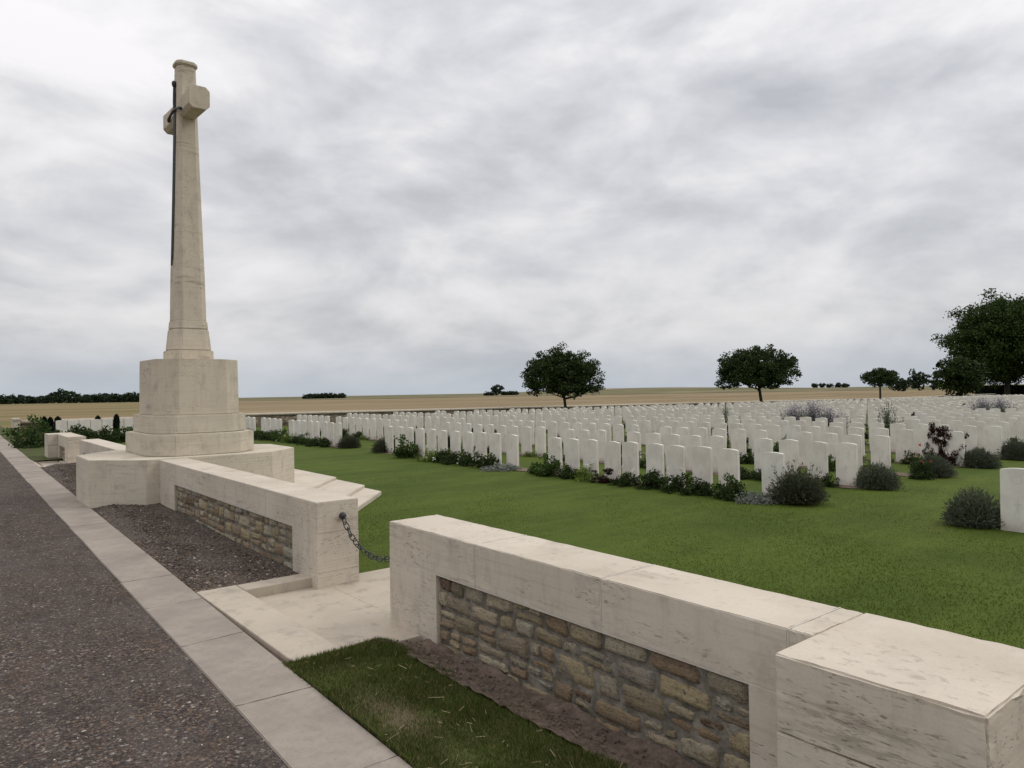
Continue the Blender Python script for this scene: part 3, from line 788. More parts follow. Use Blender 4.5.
bm_obj('shaft_collar', prism_bm(shaft_oct(.325), zb + .158, zb + .51, .012, shaft_oct(.288)), M['stone_cross'], cross)
bm_obj('shaft_collar', prism_bm(shaft_oct(.282), zb + .513, zb + .65, .01, shaft_oct(.270)), M['stone_cross'], cross)
b = bmesh.new()
ZT = 7.16
prof = [(zb + .652, .258), (3.6, .242), (4.6, .212), (5.6, .184), (6.3, .167), (6.9, .154), (ZT, .15)]
prev = None
for z, w in prof:
    ringv = [b.verts.new((x, y, z)) for x, y in shaft_oct(w)]
    if prev:
        for i in range(8): b.faces.new((prev[i], prev[(i + 1) % 8], ringv[(i + 1) % 8], ringv[i]))
    else: b.faces.new(ringv[::-1])
    prev = ringv
b.faces.new(prev)
es = [e for e in b.edges if abs(e.verts[0].co.z - e.verts[1].co.z) > .05]
bmesh.ops.bevel(b, geom=es, offset=.008, segments=2, affect='EDGES')
bm_obj('shaft', b, M['stone_cross'], cross)
bm_obj('top_cap', prism_bm(octo(CX, CY, .176, .18, .07), ZT + .002, ZT + .075, .018), M['stone_cross'], cross)
# arms along Y: octagonal bars, slightly swelling outwards
za = 6.43
def arm(sgn):
    b = bmesh.new()
    def ring(y, w, hgt, c):
        pts = [(-w, -hgt + c), (-w + c, -hgt), (w - c, -hgt), (w, -hgt + c), (w, hgt - c), (w - c, hgt), (-w + c, hgt), (-w, hgt - c)]
        return [b.verts.new((CX + x, CY + sgn * y, za + z)) for x, z in pts]
    R_ = [ring(.04, .140, .168, .055), ring(.30, .152, .17, .055), ring(.70, .16, .18, .06), ring(.78, .165, .185, .062)]
    for p_, q_ in zip(R_[:-1], R_[1:]):
        for i in range(8): b.faces.new((p_[i], p_[(i + 1) % 8], q_[(i + 1) % 8], q_[i]))
    b.faces.new(R_[0][::-1]); b.faces.new(R_[-1])
    bmesh.ops.recalc_face_normals(b, faces=b.faces)
    bmesh.ops.bevel(b, geom=b.edges[:], offset=.007, segments=2, affect='EDGES')
    bm_obj('cross_arm', b, M['stone_cross'], cross)
arm(-1); arm(1)
# bronze sword on the road-facing side
def sx(z): return CX - np.interp(z, [p_[0] for p_ in prof], [p_[1] for p_ in prof])
b = bmesh.new()
zs = [3.80, 3.95, 4.5, 5.3, 6.1, 6.38]; ws = [.004, .034, .042, .048, .053, .055]
prev = None
for z, w in zip(zs, ws):
    x0 = sx(z)
    rg = [b.verts.new((x0 - .006, CY - w, z)), b.verts.new((x0 - .028, CY, z)), b.verts.new((x0 - .006, CY + w, z)), b.verts.new((x0 - .002, CY, z))]
    if prev:
        for i in range(4): b.faces.new((prev[i], prev[(i + 1) % 4], rg[(i + 1) % 4], rg[i]))
    prev = rg
b.faces.new(prev)
sw = bm_obj('bronze_sword', b, M['bronze'], cross)
def tube_bm(b, pts, rads, n=8):
    prev = None
    pts = [Vector(p_) for p_ in pts]
    for i, p_ in enumerate(pts):
        d = (pts[min(i + 1, len(pts) - 1)] - pts[max(i - 1, 0)]).normalized()
        u = d.orthogonal().normalized() if abs(d.z) > .95 else d.cross(Vector((0, 0, 1))).normalized(); v = d.cross(u)
        rg = [b.verts.new(p_ + (u * math.cos(2 * math.pi * k / n) + v * math.sin(2 * math.pi * k / n)) * rads[i]) for k in range(n)]
        if prev:
            for k in range(n): b.faces.new((prev[k], prev[(k + 1) % n], rg[(k + 1) % n], rg[k]))
        else: b.faces.new(rg[::-1])
        prev = rg
    b.faces.new(prev)
b = bmesh.new(); x0 = sx(6.4) - .02
tube_bm(b, [(x0 + .01, CY - .38, 6.33), (x0 - .0, CY - .33, 6.35), (x0 - .005, CY - .2, 6.385), (x0 - .01, CY, 6.40), (x0 - .005, CY + .2, 6.385), (x0, CY + .33, 6.35), (x0 + .01, CY + .38, 6.33)], [.022, .028, .02, .026, .02, .028, .022])
bm_obj('sword_guard', b, M['bronze'], sw)
b = bmesh.new(); x1 = sx(6.9) - .022
tube_bm(b, [(x1, CY, 6.42), (x1, CY, 6.55), (x1, CY, 6.68), (x1, CY, 6.80)], [.022, .027, .024, .02])
tube_bm(b, [(x1, CY, 6.80), (x1, CY, 6.82), (x1, CY, 6.86), (x1, CY, 6.895), (x1, CY, 6.91)], [.016, .034, .042, .033, .012])
bm_obj('sword_hilt', b, M['bronze'], sw)

# ------------------------------------------------------------------ chain across the opening
chain = empty('barrier_chain', (2.95, 6.12, float(T(2.95, 6.12)) + .54), 'dark iron chain hanging across the opening between the two near walls', 'chain')
xm = 2.96
P0 = np.array([xm, 6.09, .545]); P1 = np.array([xm, 4.90, .545])
pts = []
Npt = 400; c_ = .25
for i in range(Npt + 1):
    t = i / Npt; sag = .27 * (math.cosh((2 * t - 1) * 2.1) - math.cosh(2.1)) / (math.cosh(2.1) - 1)
    pts.append(P0 * (1 - t) + P1 * t + np.array([0, 0, sag]))
pts = np.array(pts); seg = np.r_[0, np.cumsum(np.linalg.norm(np.diff(pts, axis=0), axis=1))]
pitch = .068; nl = int(seg[-1] / pitch)
for i in range(nl):
    s_ = (i + .5) * seg[-1] / nl
    c = np.array([np.interp(s_, seg, pts[:, k]) for k in range(3)])
    c2 = np.array([np.interp(s_ + .01, seg, pts[:, k]) for k in range(3)]); d = Vector(c2 - c).normalized()
    side = Vector((1, 0, 0)) if i % 2 else d.cross(Vector((1, 0, 0))).normalized()
    side = (side + d.cross(side) * random.uniform(-.25, .25)).normalized()
    b = bmesh.new(); prev = None; first = None; rr = .0052
    K = 14
    for k in range(K):
        a_ = 2 * math.pi * k / K; A_, B_ = .048, .024
        pos = Vector(c) + d * (A_ * math.copysign(abs(math.cos(a_)) ** .8, math.cos(a_))) + side * (B_ * math.copysign(abs(math.sin(a_)) ** .7, math.sin(a_)))
        nrm = (d * math.cos(a_) * B_ + side * math.sin(a_) * A_).normalized(); bi = d.cross(side).normalized()
        rg = [b.verts.new(pos + (nrm * math.cos(q * math.pi / 3) + bi * math.sin(q * math.pi / 3)) * rr) for q in range(6)]
        if prev:
            for q in range(6): b.faces.new((prev[q], prev[(q + 1) % 6], rg[(q + 1) % 6], rg[q]))
        else: first = rg
        prev = rg
    for q in range(6): b.faces.new((prev[q], prev[(q + 1) % 6], first[(q + 1) % 6], first[q]))
    bm_obj('chain_link', b, M['iron'], chain, smooth=True)
for yw, dy in ((6.12, -1), (4.88, 1)):
    b = bmesh.new(); tube_bm(b, [(xm, yw - dy * .03, .545), (xm, yw + dy * .02, .545)], [.012, .012])
    bmesh.ops.create_uvsphere(b, u_segments=20, v_segments=12, radius=.033, matrix=Matrix.Translation((xm, yw + dy * .028, .55)))
    bm_obj('wall_boss', b, M['iron'], chain, smooth=True)

# ------------------------------------------------------------------ headstones
ORD = ['first', 'second', 'third', 'fourth', 'fifth', 'sixth', 'seventh', 'eighth', 'ninth', 'tenth', 'eleventh', 'twelfth', 'thirteenth', 'fourteenth', 'fifteenth', 'sixteenth', 'seventeenth', 'eighteenth', 'nineteenth', 'twentieth']
TENS = {2: 'twenty', 3: 'thirty', 4: 'forty', 5: 'fifty'}
def ordn(i):
    if i < 20: return ORD[i]
    t, u = divmod(i + 1, 10)
    return (TENS[t][:-1] + 'ieth') if u == 0 else TENS[t] + '-' + ORD[u - 1]
def stone_mesh(nm):
    w, hh, th = .19, .80, .038
    pts = [(-w, -.25), (w, -.25), (w, hh - .022)]
    for k in range(1, 12):
        t = k / 12; y = w - 2 * w * t
        pts.append((y, hh - .022 + .022 * (1 - (2 * t - 1) ** 2)))
    pts.append((-w, hh - .022))
    b = bmesh.new()
    fr = [b.verts.new((-th, y, z)) for y, z in pts]; bk = [b.verts.new((th, y, z)) for y, z in pts]
    n = len(pts)
    b.faces.new(fr); b.faces.new(bk[::-1])
    for i in range(n): b.faces.new((fr[i], bk[i], bk[(i + 1) % n], fr[(i + 1) % n]))
    bmesh.ops.recalc_face_normals(b, faces=b.faces)
    es = [e for e in b.edges if e.calc_face_angle(0) > .9]
    bmesh.ops.bevel(b, geom=es, offset=.005, segments=2, affect='EDGES')
    me = bpy.data.meshes.new(nm); b.to_mesh(me); b.free(); me.materials.append(M['headstone'])
    return me
SM = stone_mesh('headstone')
def engr_mesh(part):
    b = bmesh.new()
    x = -.0392
    # plain cross and faint ring cut into the face
    if part == 'engraved_cross':
        a_, c_ = .009, .04
        b.faces.new([b.verts.new((x, y, z)) for y, z in ((-a_, .24), (a_, .24), (a_, .335), (c_, .335), (c_, .353), (a_, .353), (a_, .40), (-a_, .40), (-a_, .353), (-c_, .353), (-c_, .335), (-a_, .335))])
        me = bpy.data.meshes.new(part); b.to_mesh(me); b.free(); me.materials.append(M['engraving']); return me
    prev = None; K = 20; f0 = None
    for k in range(K):
        a_ = 2 * math.pi * k / K
        v1 = b.verts.new((x, .055 * math.cos(a_), .655 + .055 * math.sin(a_))); v2 = b.verts.new((x, .048 * math.cos(a_), .655 + .048 * math.sin(a_)))
        if prev: b.faces.new((prev[0], prev[1], v2, v1))
        else: f0 = (v1, v2)
        prev = (v1, v2)
    b.faces.new((prev[0], prev[1], f0[1], f0[0]))
    me = bpy.data.meshes.new(part); b.to_mesh(me); b.free(); me.materials.append(M['engraving']); return me
EM = {k: engr_mesh(k) for k in ('engraved_cross', 'engraved_badge')}
fwn = np.array(fw); rtn = np.array(rt2); upn = np.array(up2)
def pix(P):
    d = np.asarray(P, float) - np.array([0, 0, 1.65]); z = d @ fwn
    return 512 + 725 * (d @ rtn) / z, 384 - 725 * (d @ upn) / z, z
stones = []       # (x, y, z, row, index in row, plot)
front_y = [6.06, 6.88, 7.43, 8.0, 8.5, 9.1, 9.58, 10.18, 10.71, 11.24]
y = 12.35; front2 = [11.24 + .0]
rs = random.Random(5)
for k, x in enumerate(ROWX):
    ys1 = []
    if k == 0:
        ys1 = [v + .2 for v in front_y] + [12.9] + [13.55 + .565 * i for i in range(10)]
    else:
        y = 6.15 + rs.uniform(0, .1)
        while y < 19.2 + (.2 if k < 3 else 0):
            if not (rs.random() < .055): ys1.append(y + rs.uniform(-.02, .02))
            y += .565 + rs.uniform(-.01, .01)
    ys2 = []; y = 21.9 + rs.uniform(0, .1)
    while y < 31.3:
        gap = rs.random() < .05 or (k == 0 and 26.0 < y < 26.5)
        if not gap and not (k == 0 and y > 31.6): ys2.append(y + rs.uniform(-.02, .02))
        y += .565
    for plot, yy in ((0, ys1), (1, ys2)):
        for i, y in enumerate(yy): stones.append((x + rs.uniform(-.015, .015), y + .19, k, i, plot))
stones.append((10.65, 3.06, -1, 0, 2)); stones.append((10.65, 2.53, -1, 1, 2)); stones.append((10.65, 1.95, -1, 2, 2))
info = []
for (x, y, k, i, plot) in stones:
    z = float(T(x, y)) + LAWN
    u, v, d = pix((x, y, z + .4))
    vis = -30 < u < 1060 and d > 0
    info.append((d if vis else 1e9, x, y, z, k, i, plot))
info = [q for q in info if q[0] < 1e8]
info.sort()
keepn = 299
proto = None
for j, (d, x, y, z, k, i, plot) in enumerate(info[:keepn]):
    o = bpy.data.objects.new('headstone', SM); COL.objects.link(o)
    o.location = (x, y, z + rs.uniform(-.012, .012)); o.rotation_euler = (rs.gauss(0, .004), rs.gauss(0, .006), rs.gauss(0, .012))
    if plot == 2: lab = ('plain white headstone beside the lavender clump at the right edge' if i == 0 else 'white headstone %s behind the right edge stone' % ordn(i))
    elif plot == 0: lab = 'white curved-top headstone, %s from the near aisle in the %s row from the walls' % (ordn(i), ordn(k)) if k else 'white curved-top headstone, %s from the near right end of the front row' % ordn(i)
    else: lab = 'white headstone past the far aisle, %s in the %s row from the walls' % (ordn(i), ordn(k)) if k else 'white headstone past the far aisle, %s in the front row' % ordn(i)
    tag(o, lab, 'headstone', 'headstones standing in rows on the lawn')
    if d < 16:
        for kn, me_ in EM.items():
            e = bpy.data.objects.new(kn, me_); COL.objects.link(e); e.parent = o
# the rest: one object
v0 = np.array([v.co[:] for v in SM.vertices])
rest = info[keepn:]
# light version of the stone for the far rows
w, hh, th = .19, .80, .038
pr = [(-w, -.2), (w, -.2), (w, hh - .035), (w * .5, hh - .008), (0, hh), (-w * .5, hh - .008), (-w, hh - .035)]
lv = np.array([(-th, y, z) for y, z in pr] + [(th, y, z) for y, z in pr])
V = []; FQ = []; FN = []
me = bpy.data.meshes.new('distant_headstones'); faces = []
for q, (d, x, y, z, k, i, plot) in enumerate(rest):
    n0 = len(V); V += [tuple(p_ + np.array([x, y, z + rs.uniform(-.012, .012)])) for p_ in lv]
    faces.append([n0 + a_ for a_ in range(7)]); faces.append([n0 + 7 + a_ for a_ in range(6, -1, -1)])
    for a_ in range(7): b_ = (a_ + 1) % 7; faces.append([n0 + a_, n0 + 7 + a_, n0 + 7 + b_, n0 + b_])
me.from_pydata(V, [], faces); me.update()
tag(link('distant_headstones', me, M['headstone']), 'many white headstones in the far rows reaching to the field wall', 'headstones', kind='stuff')

# row of near-touching stones at the left, beyond the cross platform
_d = fwn + rtn * (61 - 512) / 725; XL = _d[0] * 33.3 / _d[1]
for i in range(9):
    o = bpy.data.objects.new('headstone', SM); COL.objects.link(o)
    x, y = XL + .40 * i, 33.3
    o.location = (x, y, float(T(x, y)) + LAWN + .02); o.rotation_euler = (0, 0, math.pi / 2)
    tag(o, 'white headstone in the close-set row left of the cross, %s from the left' % ordn(i), 'headstone', 'close-set headstones beyond the left bushes')

# ------------------------------------------------------------------ field wall round the cemetery
fwall = empty('boundary_wall', (7, 38.6, 0), 'long low fieldstone wall with pale coping between headstones and stubble field', 'wall')
def long_box(name, x0, x1, y0, y1, za_, zb_, mat):
    n = 60; xs_ = np.linspace(x0, x1, n); V = []; F = []
    for x in xs_:
        t = float(T(x, (y0 + y1) / 2)) + LAWN
        V += [(x, y0, t + za_), (x, y1, t + za_), (x, y1, t + zb_), (x, y0, t + zb_)]
    for i in range(n - 1):
        a_ = i * 4
        for q in range(4): r_ = (q + 1) % 4; F.append((a_ + q, a_ + r_, a_ + 4 + r_, a_ + 4 + q))
    F += [(0, 3, 2, 1), (n * 4 - 4, n * 4 - 3, n * 4 - 2, n * 4 - 1)]
    mesh_np(name, V, F, mat, fwall)
mm, nt = NT('far_rubble'); P = wpos(nt)
vo = N(nt, 'ShaderNodeTexVoronoi', inp={'Scale': 6.}); nt.links.new(mapping(nt, P, (1, 1, 2)), vo.inputs['Vector'])
sc_ = N(nt, 'ShaderNodeSeparateColor'); nt.links.new(vo.outputs['Color'], sc_.inputs[0])
c = ramp(nt, sc_.outputs[0], [(0, (.07, .058, .045)), (.4, (.14, .115, .085)), (.75, (.2, .165, .11)), (1, (.28, .24, .18))])
finish(nt, c, .9, bump(nt, vo.outputs['Distance'], .8, .03), .2); M['far_rubble'] = mm
long_box('wall_panel', 3.4, 125, 38.5, 38.85, -.3, .57, M['far_rubble'])
long_box('coping', 3.35, 125.05, 38.45, 38.9, .573, .70, M['stone'])
cp = empty('corner_pier', (3.2, 38.4, 0), 'small square pale pier at the far left corner of the enclosure', 'pier')
bm_obj('shaft', box_bm(3.10, 3.36, 38.2, 38.92, -.3, .52, .01), M['stone'], cp)
bm_obj('cap', box_bm(3.08, 3.38, 38.16, 38.94, .523, .62, .012), M['stone'], cp)

# ------------------------------------------------------------------ leaves
def leaf_quads(C_, size, stretch=1.6, dirv=None, spread=1.):
    """rhombic leaves at centres C_; dirv biases their long axis"""
    n = len(C_)
    d = RNG.normal(size=(n, 3))
    if dirv is not None: d = d * spread + dirv
    d /= np.linalg.norm(d, axis=1, keepdims=True)
    s_ = np.cross(d, RNG.normal(size=(n, 3))); s_ /= np.linalg.norm(s_, axis=1, keepdims=True)
    L_ = (size * RNG.uniform(.7, 1.3, n))[:, None] if not np.isscalar(size) or True else size
    a_ = C_ - d * L_ * .5; b_ = C_ + d * L_ * .5; nn = np.cross(d, s_)
    c_ = C_ + s_ * L_ * .5 / stretch + nn * L_ * .08; e_ = C_ - s_ * L_ * .5 / stretch + nn * L_ * .08
    V = np.stack([a_, c_, b_, e_], 1).reshape(-1, 3)
    return V, np.arange(n * 4).reshape(-1, 4)
def clumps(centres, rads, per):
    n = len(centres)
    d = RNG.normal(size=(n, per, 3)); d /= np.linalg.norm(d, axis=2, keepdims=True)
    r_ = RNG.random((n, per, 1)) ** .45
    return (centres[:, None] + d * r_ * rads[:, None, None] * np.array([1, 1, .72])).reshape(-1, 3)

def tree(name, label, x, y, z0, height, cz0, rx, ry, leaf, nclump, per, mat, trunk_r, seed, lean=(0, 0), shape='umbrella', group=None, cat='tree', crad=.33):
    r = np.random.default_rng(seed)
    t = empty(name, (x, y, z0), label, cat, group)
    hc = height - cz0
    # clump centres: shell-weighted, flat-bottomed crown
    cs = []
    while len(cs) < nclump:
        v = r.normal(size=3); v /= np.linalg.norm(v)
        q = r.random() ** .38
        p_ = v * q
        if shape == 'umbrella':
            zz_ = p_[2]
            if zz_ < -.3: continue
            pos = np.array([p_[0] * rx, p_[1] * ry, cz0 + hc * (.40 + .60 * zz_ if zz_ > 0 else .40 + .85 * zz_)])
        else:
            pos = np.array([p_[0] * rx, p_[1] * ry, cz0 + hc * (.5 + .5 * p_[2])])
        pos += r.normal(size=3) * .06 * rx
        cs.append(pos)
    cs = np.array(cs); cr = crad * r.uniform(.55, 1.3, len(cs))
    base = np.array([x + lean[0], y + lean[1], z0])
    if shape == 'round' and rx > 5:
        az = np.arctan2(cs[:, 1], cs[:, 0]); f_ = .96 + .09 * np.sin(az * 3 + 1) * np.sin(cs[:, 2] * .9) + .06 * np.sin(az * 5 + cs[:, 2] * 1.3)
        cs[:, 0] *= f_; cs[:, 1] *= f_; cs[:, 2] += .5 * np.sin(az * 4)
    P_ = clumps(cs + base, cr, per)
    V, F = leaf_quads(P_, np.full(len(P_), leaf), 1.5, np.array([0, 0, -.25]))
    # limbs towards a sample of clumps
    b = bmesh.new(); top = z0 + cz0 + hc * .45
    tube_bm(b, [(x, y, z0 - .3), (x, y, z0 + .1), (x + lean[0] * .5, y + lean[1] * .5, z0 + cz0), (x + lean[0], y + lean[1], top)], [trunk_r * 1.5, trunk_r, trunk_r * .8, trunk_r * .35], 9)
    for i in r.choice(len(cs), min(26, len(cs)), replace=False):
        c = cs[i] + base; s0 = np.array([x + lean[0] * .7, y + lean[1] * .7, z0 + cz0 + hc * r.uniform(-.02, .3)])
        m_ = (s0 + c) / 2 + np.array([0, 0, -.06 * hc])
        tube_bm(b, [tuple(s0), tuple(m_), tuple(c)], [trunk_r * .38, trunk_r * .24, trunk_r * .08], 5)
    bm_obj('trunk', b, M['bark'], t, warp=False, smooth=True)
    mesh_np('crown', V, F, mat, t)
    return t
def gz(x, y): return float(T(x, y)) + LAWN
def at(px_, Y):   # point on the ground along a sight line, used once to lay out the planting plan
    d = fwn + rtn * (px_ - 512) / 725; k = Y / d[1]; return d[0] * k, Y
def atd(px_, D):
    d = fwn + rtn * (px_ - 512) / 725; return d[0] * D, d[1] * D
x, y = at(566, 35); tree('lawn_tree', 'round dark tree on the lawn, leftmost of the three among the headstones', x, y, gz(x, y), 4.5, 1.25, 2.65, 2.5, .125, 560, 60, M['leaf_tree'], .11, 1, lean=(-.2, .16), group='trees among the headstones')
x, y = at(762, 33); tree('lawn_tree', 'broad dark tree among the headstones, middle of the three', x, y, gz(x, y), 5.1, 1.65, 3.3, 3.0, .15, 620, 60, M['leaf_tree'], .14, 2, lean=(-.32, .26), group='trees among the headstones', crad=.4)
x, y = at(880, 36); tree('lawn_tree', 'smallest lawn tree, right of the two broad dark ones', x, y, gz(x, y), 4.0, 1.95, 1.8, 1.8, .16, 200, 40, M['leaf_tree'], .12, 3, group='trees among the headstones')
x, y = atd(1007, 112); tree('chestnut_tree', 'huge dark spreading tree towering above the hedge at the right edge', x, y, -.4, 15.3, 2.3, 8.6, 8.0, .34, 900, 80, M['leaf_big'], .45, 4, shape='round', crad=1.35)
x, y = atd(958, 99); tree('chestnut_tree', 'lower rounded dark tree in front of the huge one', x, y, -.4, 5.6, .6, 3.1, 3.0, .34, 160, 55, M['leaf_tree'], .2, 5, shape='round', crad=.8)

def far_tree(name, label, px_, D, hgt, wid, seed, z0=-.3, cz=.2, group=None):
    x, y = atd(px_, D); z0 = float(zfield(np.array([x]), np.array([y]))[0]) - .15
    tree(name, label, x, y, z0, hgt, cz * hgt, wid / 2, wid / 2, .13 * wid, 46, 22, M['leaf_far'], .03 * hgt, seed, shape='round', group=group, crad=.17 * wid)
far_tree('distant_tree', 'pale grey-green tree far off, between the small lawn tree and the huge one', 919, 260, 7.6, 7.0, 11, 0, .1)
far_tree('distant_tree', 'low far tree just right of the small lawn tree', 899, 240, 4.6, 6.2, 12, 0, .1)
far_tree('distant_tree', 'thin far tree beside the left flank of the huge tree', 934, 250, 5.0, 3.5, 13, 0, .1)
far_tree('distant_tree', 'lone far tree with round crown on the green rise', 497, 430, 6.2, 7.5, 14, 1.2, .15)
for i, (px_, h_, w_) in enumerate(((505, 2.6, 6), (513, 2.4, 6), (489, 2.0, 6))):
    far_tree('distant_bush', ['low far bush right of the lone tree on the rise', 'rightmost low far bush beside the lone tree on the rise', 'low far bush left of the lone tree on the rise'][i], px_, 432, h_, w_, 20 + i, 1.2, 0)
cop = ['leftmost', 'second', 'third', 'fourth', 'rightmost']
for i, px_ in enumerate((309, 317, 325, 333, 341)):
    far_tree('distant_bush', '%s bush of the small dark copse on the horizon right of the cross' % cop[i], px_, 480, 3.6 - .5 * abs(i - 2) * .7, 7.5, 30 + i, -.4, 0)
tw = [(2, 7), (10, 7), (19, 8), (28, 6), (36, 6), (45, 6.5), (54, 9), (62, 12), (70, 10), (79, 7), (88, 6.5), (97, 6.5), (105, 8), (114, 7), (122, 6.5), (131, 8), (139, 7)]
for i, (px_, h_) in enumerate(tw):
    far_tree('woodland_tree', 'dark tree of the treeline left of the cross, %s from the left' % ordn(i), px_, 470 + (i * 37) % 25, h_ * .8, 9.5, 50 + i, -.5, 0, group='treeline left of the cross')
for i, (px_, h_) in enumerate(((815, 2.3), (822, 3.2), (830, 2.4), (838, 3.0), (845, 2.5))):
    far_tree('distant_bush', 'small far tree on the horizon right of the middle lawn tree, %s from the left' % ordn(i), px_, 620, h_ + 1.2, 6, 80 + i, .2, 0, group='far trees on the right horizon')
# clipped hedge at the right
x0, y0 = atd(977, 118); x1, y1 = atd(1075, 105)
n = 60000; t_ = RNG.random(n); zz_ = RNG.random(n) ** .8 * 1.75; ww = RNG.uniform(-.8, .8, n)
dx, dy = x1 - x0, y1 - y0; l_ = math.hypot(dx, dy)
edge = np.maximum(np.abs(ww) / .8, zz_ / 1.95) > .75
P_ = np.stack([x0 + dx * t_ - dy / l_ * ww, y0 + dy * t_ + dx / l_ * ww, -.35 + zz_], -1)[edge]
hd = empty('clipped_hedge', (x0, y0, -.35), 'black-green clipped hedge under the huge tree at the right', 'hedge')
V, F = leaf_quads(P_, np.full(len(P_), .22)); mesh_np('foliage', V, F, M['conifer'], hd)
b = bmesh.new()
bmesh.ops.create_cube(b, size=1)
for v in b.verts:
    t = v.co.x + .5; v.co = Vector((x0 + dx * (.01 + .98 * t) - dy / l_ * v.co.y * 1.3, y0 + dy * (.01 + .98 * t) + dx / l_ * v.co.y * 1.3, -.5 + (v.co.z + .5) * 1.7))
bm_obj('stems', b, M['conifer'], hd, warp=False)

# ------------------------------------------------------------------ bushes, lavender and border plants
def bush_mesh(kind, seed):
    """returns list of (part name, mesh) around a local origin"""
    global RNG
    keep_ = RNG; RNG = np.random.default_rng(seed)
    r = RNG; parts = []
    def dome(n, rx, h_, p=.5):
        v = r.normal(size=(n, 3)); v /= np.linalg.norm(v, axis=1, keepdims=True); v[:, 2] = np.abs(v[:, 2])
        q = r.random((n, 1)) ** p
        lump = 1 + .13 * np.sin(v[:, :1] * 5 + seed) + .1 * np.sin(v[:, 1:2] * 7 + seed * 2)
        return v * q * lump * np.array([rx, rx, h_])
    def add(nm, V, F, mat):
        me = bpy.data.meshes.new(nm); me.from_pydata([tuple(v) for v in V], [], [tuple(f) for f in F]); me.materials.append(M[mat]); me.update(); parts.append((nm, me))
    if kind in ('lavender', 'sage'):
        # many thin upright-radiating stems with narrow leaves
        n = 3000; th = r.uniform(0, 2 * np.pi, n); ph = np.arccos(r.uniform(.12, 1, n)); L_ = r.uniform(.35, 1.0, n) ** .6
        tip = np.stack([np.cos(th) * np.sin(ph) * .5, np.sin(th) * np.sin(ph) * .5, np.cos(ph) * .56 + .05], -1) * L_[:, None]
        b0 = np.stack([np.cos(th) * .1 * r.random(n), np.sin(th) * .1 * r.random(n), np.zeros(n)], -1)
        Vs = []; Fs = []
        for s_ in range(7):
            t = r.uniform(.25, 1, (n, 1)); C_ = b0 * (1 - t) + tip * t
            C_[:, 2] -= .08 * (t[:, 0] ** 2) * np.sin(ph)
            V, F = leaf_quads(C_, np.full(n, .062), 5.5, (tip - b0) / np.linalg.norm(tip - b0, axis=1, keepdims=True), .45)
            Fs.append(F + len(Vs) * n * 4); Vs.append(V)
        add('foliage', np.concatenate(Vs), np.concatenate(Fs), 'leaf_lav_dark' if kind == 'lavender' else 'leaf_sage')
        if kind == 'lavender':
            k = r.choice(np.nonzero(ph < 1.0)[0], 170, replace=False); d = (tip[k] - b0[k]); d /= np.linalg.norm(d, axis=1, keepdims=True)
            V1, F1 = leaf_quads(tip[k] + d * .05, np.full(170, .14), 30, d, .12)
            V2, F2 = leaf_quads(tip[k] + d * .11, np.full(170, .05), 3.2, d, .15)
            add('flower_spikes', np.concatenate([V1, V2]), np.concatenate([F1, F2 + len(V1)]), 'leaf_lav_dark')
    elif kind == 'lilac':
        n = 420; th = r.uniform(0, 2 * np.pi, n); ph = np.abs(r.normal(0, .5, n)).clip(0, 1.1); L_ = r.uniform(.6, 1.1, n)
        tip = np.stack([np.cos(th) * np.sin(ph) * .62, np.sin(th) * np.sin(ph) * .62, np.cos(ph) * .95], -1) * L_[:, None]
        d = tip / np.linalg.norm(tip, axis=1, keepdims=True)
        Vs = []; Fs = []
        for t in (.3, .5, .7, .85):
            V, F = leaf_quads(tip * t, np.full(n, .12), 9, d, .25); Fs.append(F + len(Vs) * n * 4); Vs.append(V)
        add('foliage', np.concatenate(Vs), np.concatenate(Fs), 'leaf_sage')
        V, F = leaf_quads(np.repeat(tip, 2, 0) + r.normal(size=(2 * n, 3)) * .035, np.full(2 * n, .06), 3.4, np.repeat(d, 2, 0), .3)
        add('flower_spikes', V, F, 'fl_lilac')
    elif kind == 'wispy':
        n = 60; th = r.uniform(0, 2 * np.pi, n); ph = np.abs(r.normal(0, .45, n)).clip(0, 1.0); L_ = r.uniform(.6, 1.1, n)
        tip = np.stack([np.cos(th) * np.sin(ph) * .75, np.sin(th) * np.sin(ph) * .75, np.cos(ph) * 1.25], -1) * L_[:, None]
        d = tip / np.linalg.norm(tip, axis=1, keepdims=True)
        C_ = np.concatenate([tip * t for t in np.linspace(.15, 1, 16)]); dd = np.concatenate([d] * 16)
        V1, F1 = leaf_quads(C_, np.full(len(C_), .12), 14, dd, .1)
        V2, F2 = leaf_quads(C_ + r.normal(size=C_.shape) * .03, np.full(len(C_), .08), 3, dd, .8)
        add('foliage', np.concatenate([V1, V2]), np.concatenate([F1, F2 + len(V1)]), 'leaf_sage')
    elif kind == 'silver':
        P_ = dome(1100, .36, .15, .4); V, F = leaf_quads(P_, np.full(len(P_), .045), 2.2); add('foliage', V, F, 'leaf_grey')
    else:
        mat = {'leafy': 'leaf_green', 'dark': 'leaf_dark', 'rose': 'leaf_dark', 'lime': 'leaf_lime', 'bronze': 'leaf_red', 'redrose': 'leaf_dark', 'pinkrose': 'leaf_dark'}[kind]
        tall = {'leafy': .48, 'dark': .36, 'rose': .42, 'lime': .26, 'bronze': .95, 'redrose': .62, 'pinkrose': .4}[kind]
        wd = {'bronze': .36, 'redrose': .26}.get(kind, .33)
        cs = dome(34, wd * .85, tall * .85, .5); P_ = clumps(cs, np.full(len(cs), .10), 75 if kind == 'bronze' else 36)
        P_[:, 2] = np.abs(P_[:, 2])
        V, F = leaf_quads(P_, np.full(len(P_), .05 if kind != 'lime' else .035), 1.8); add('foliage', V, F, mat); foliage_vf = (V, F)
        st = []; b = bmesh.new()
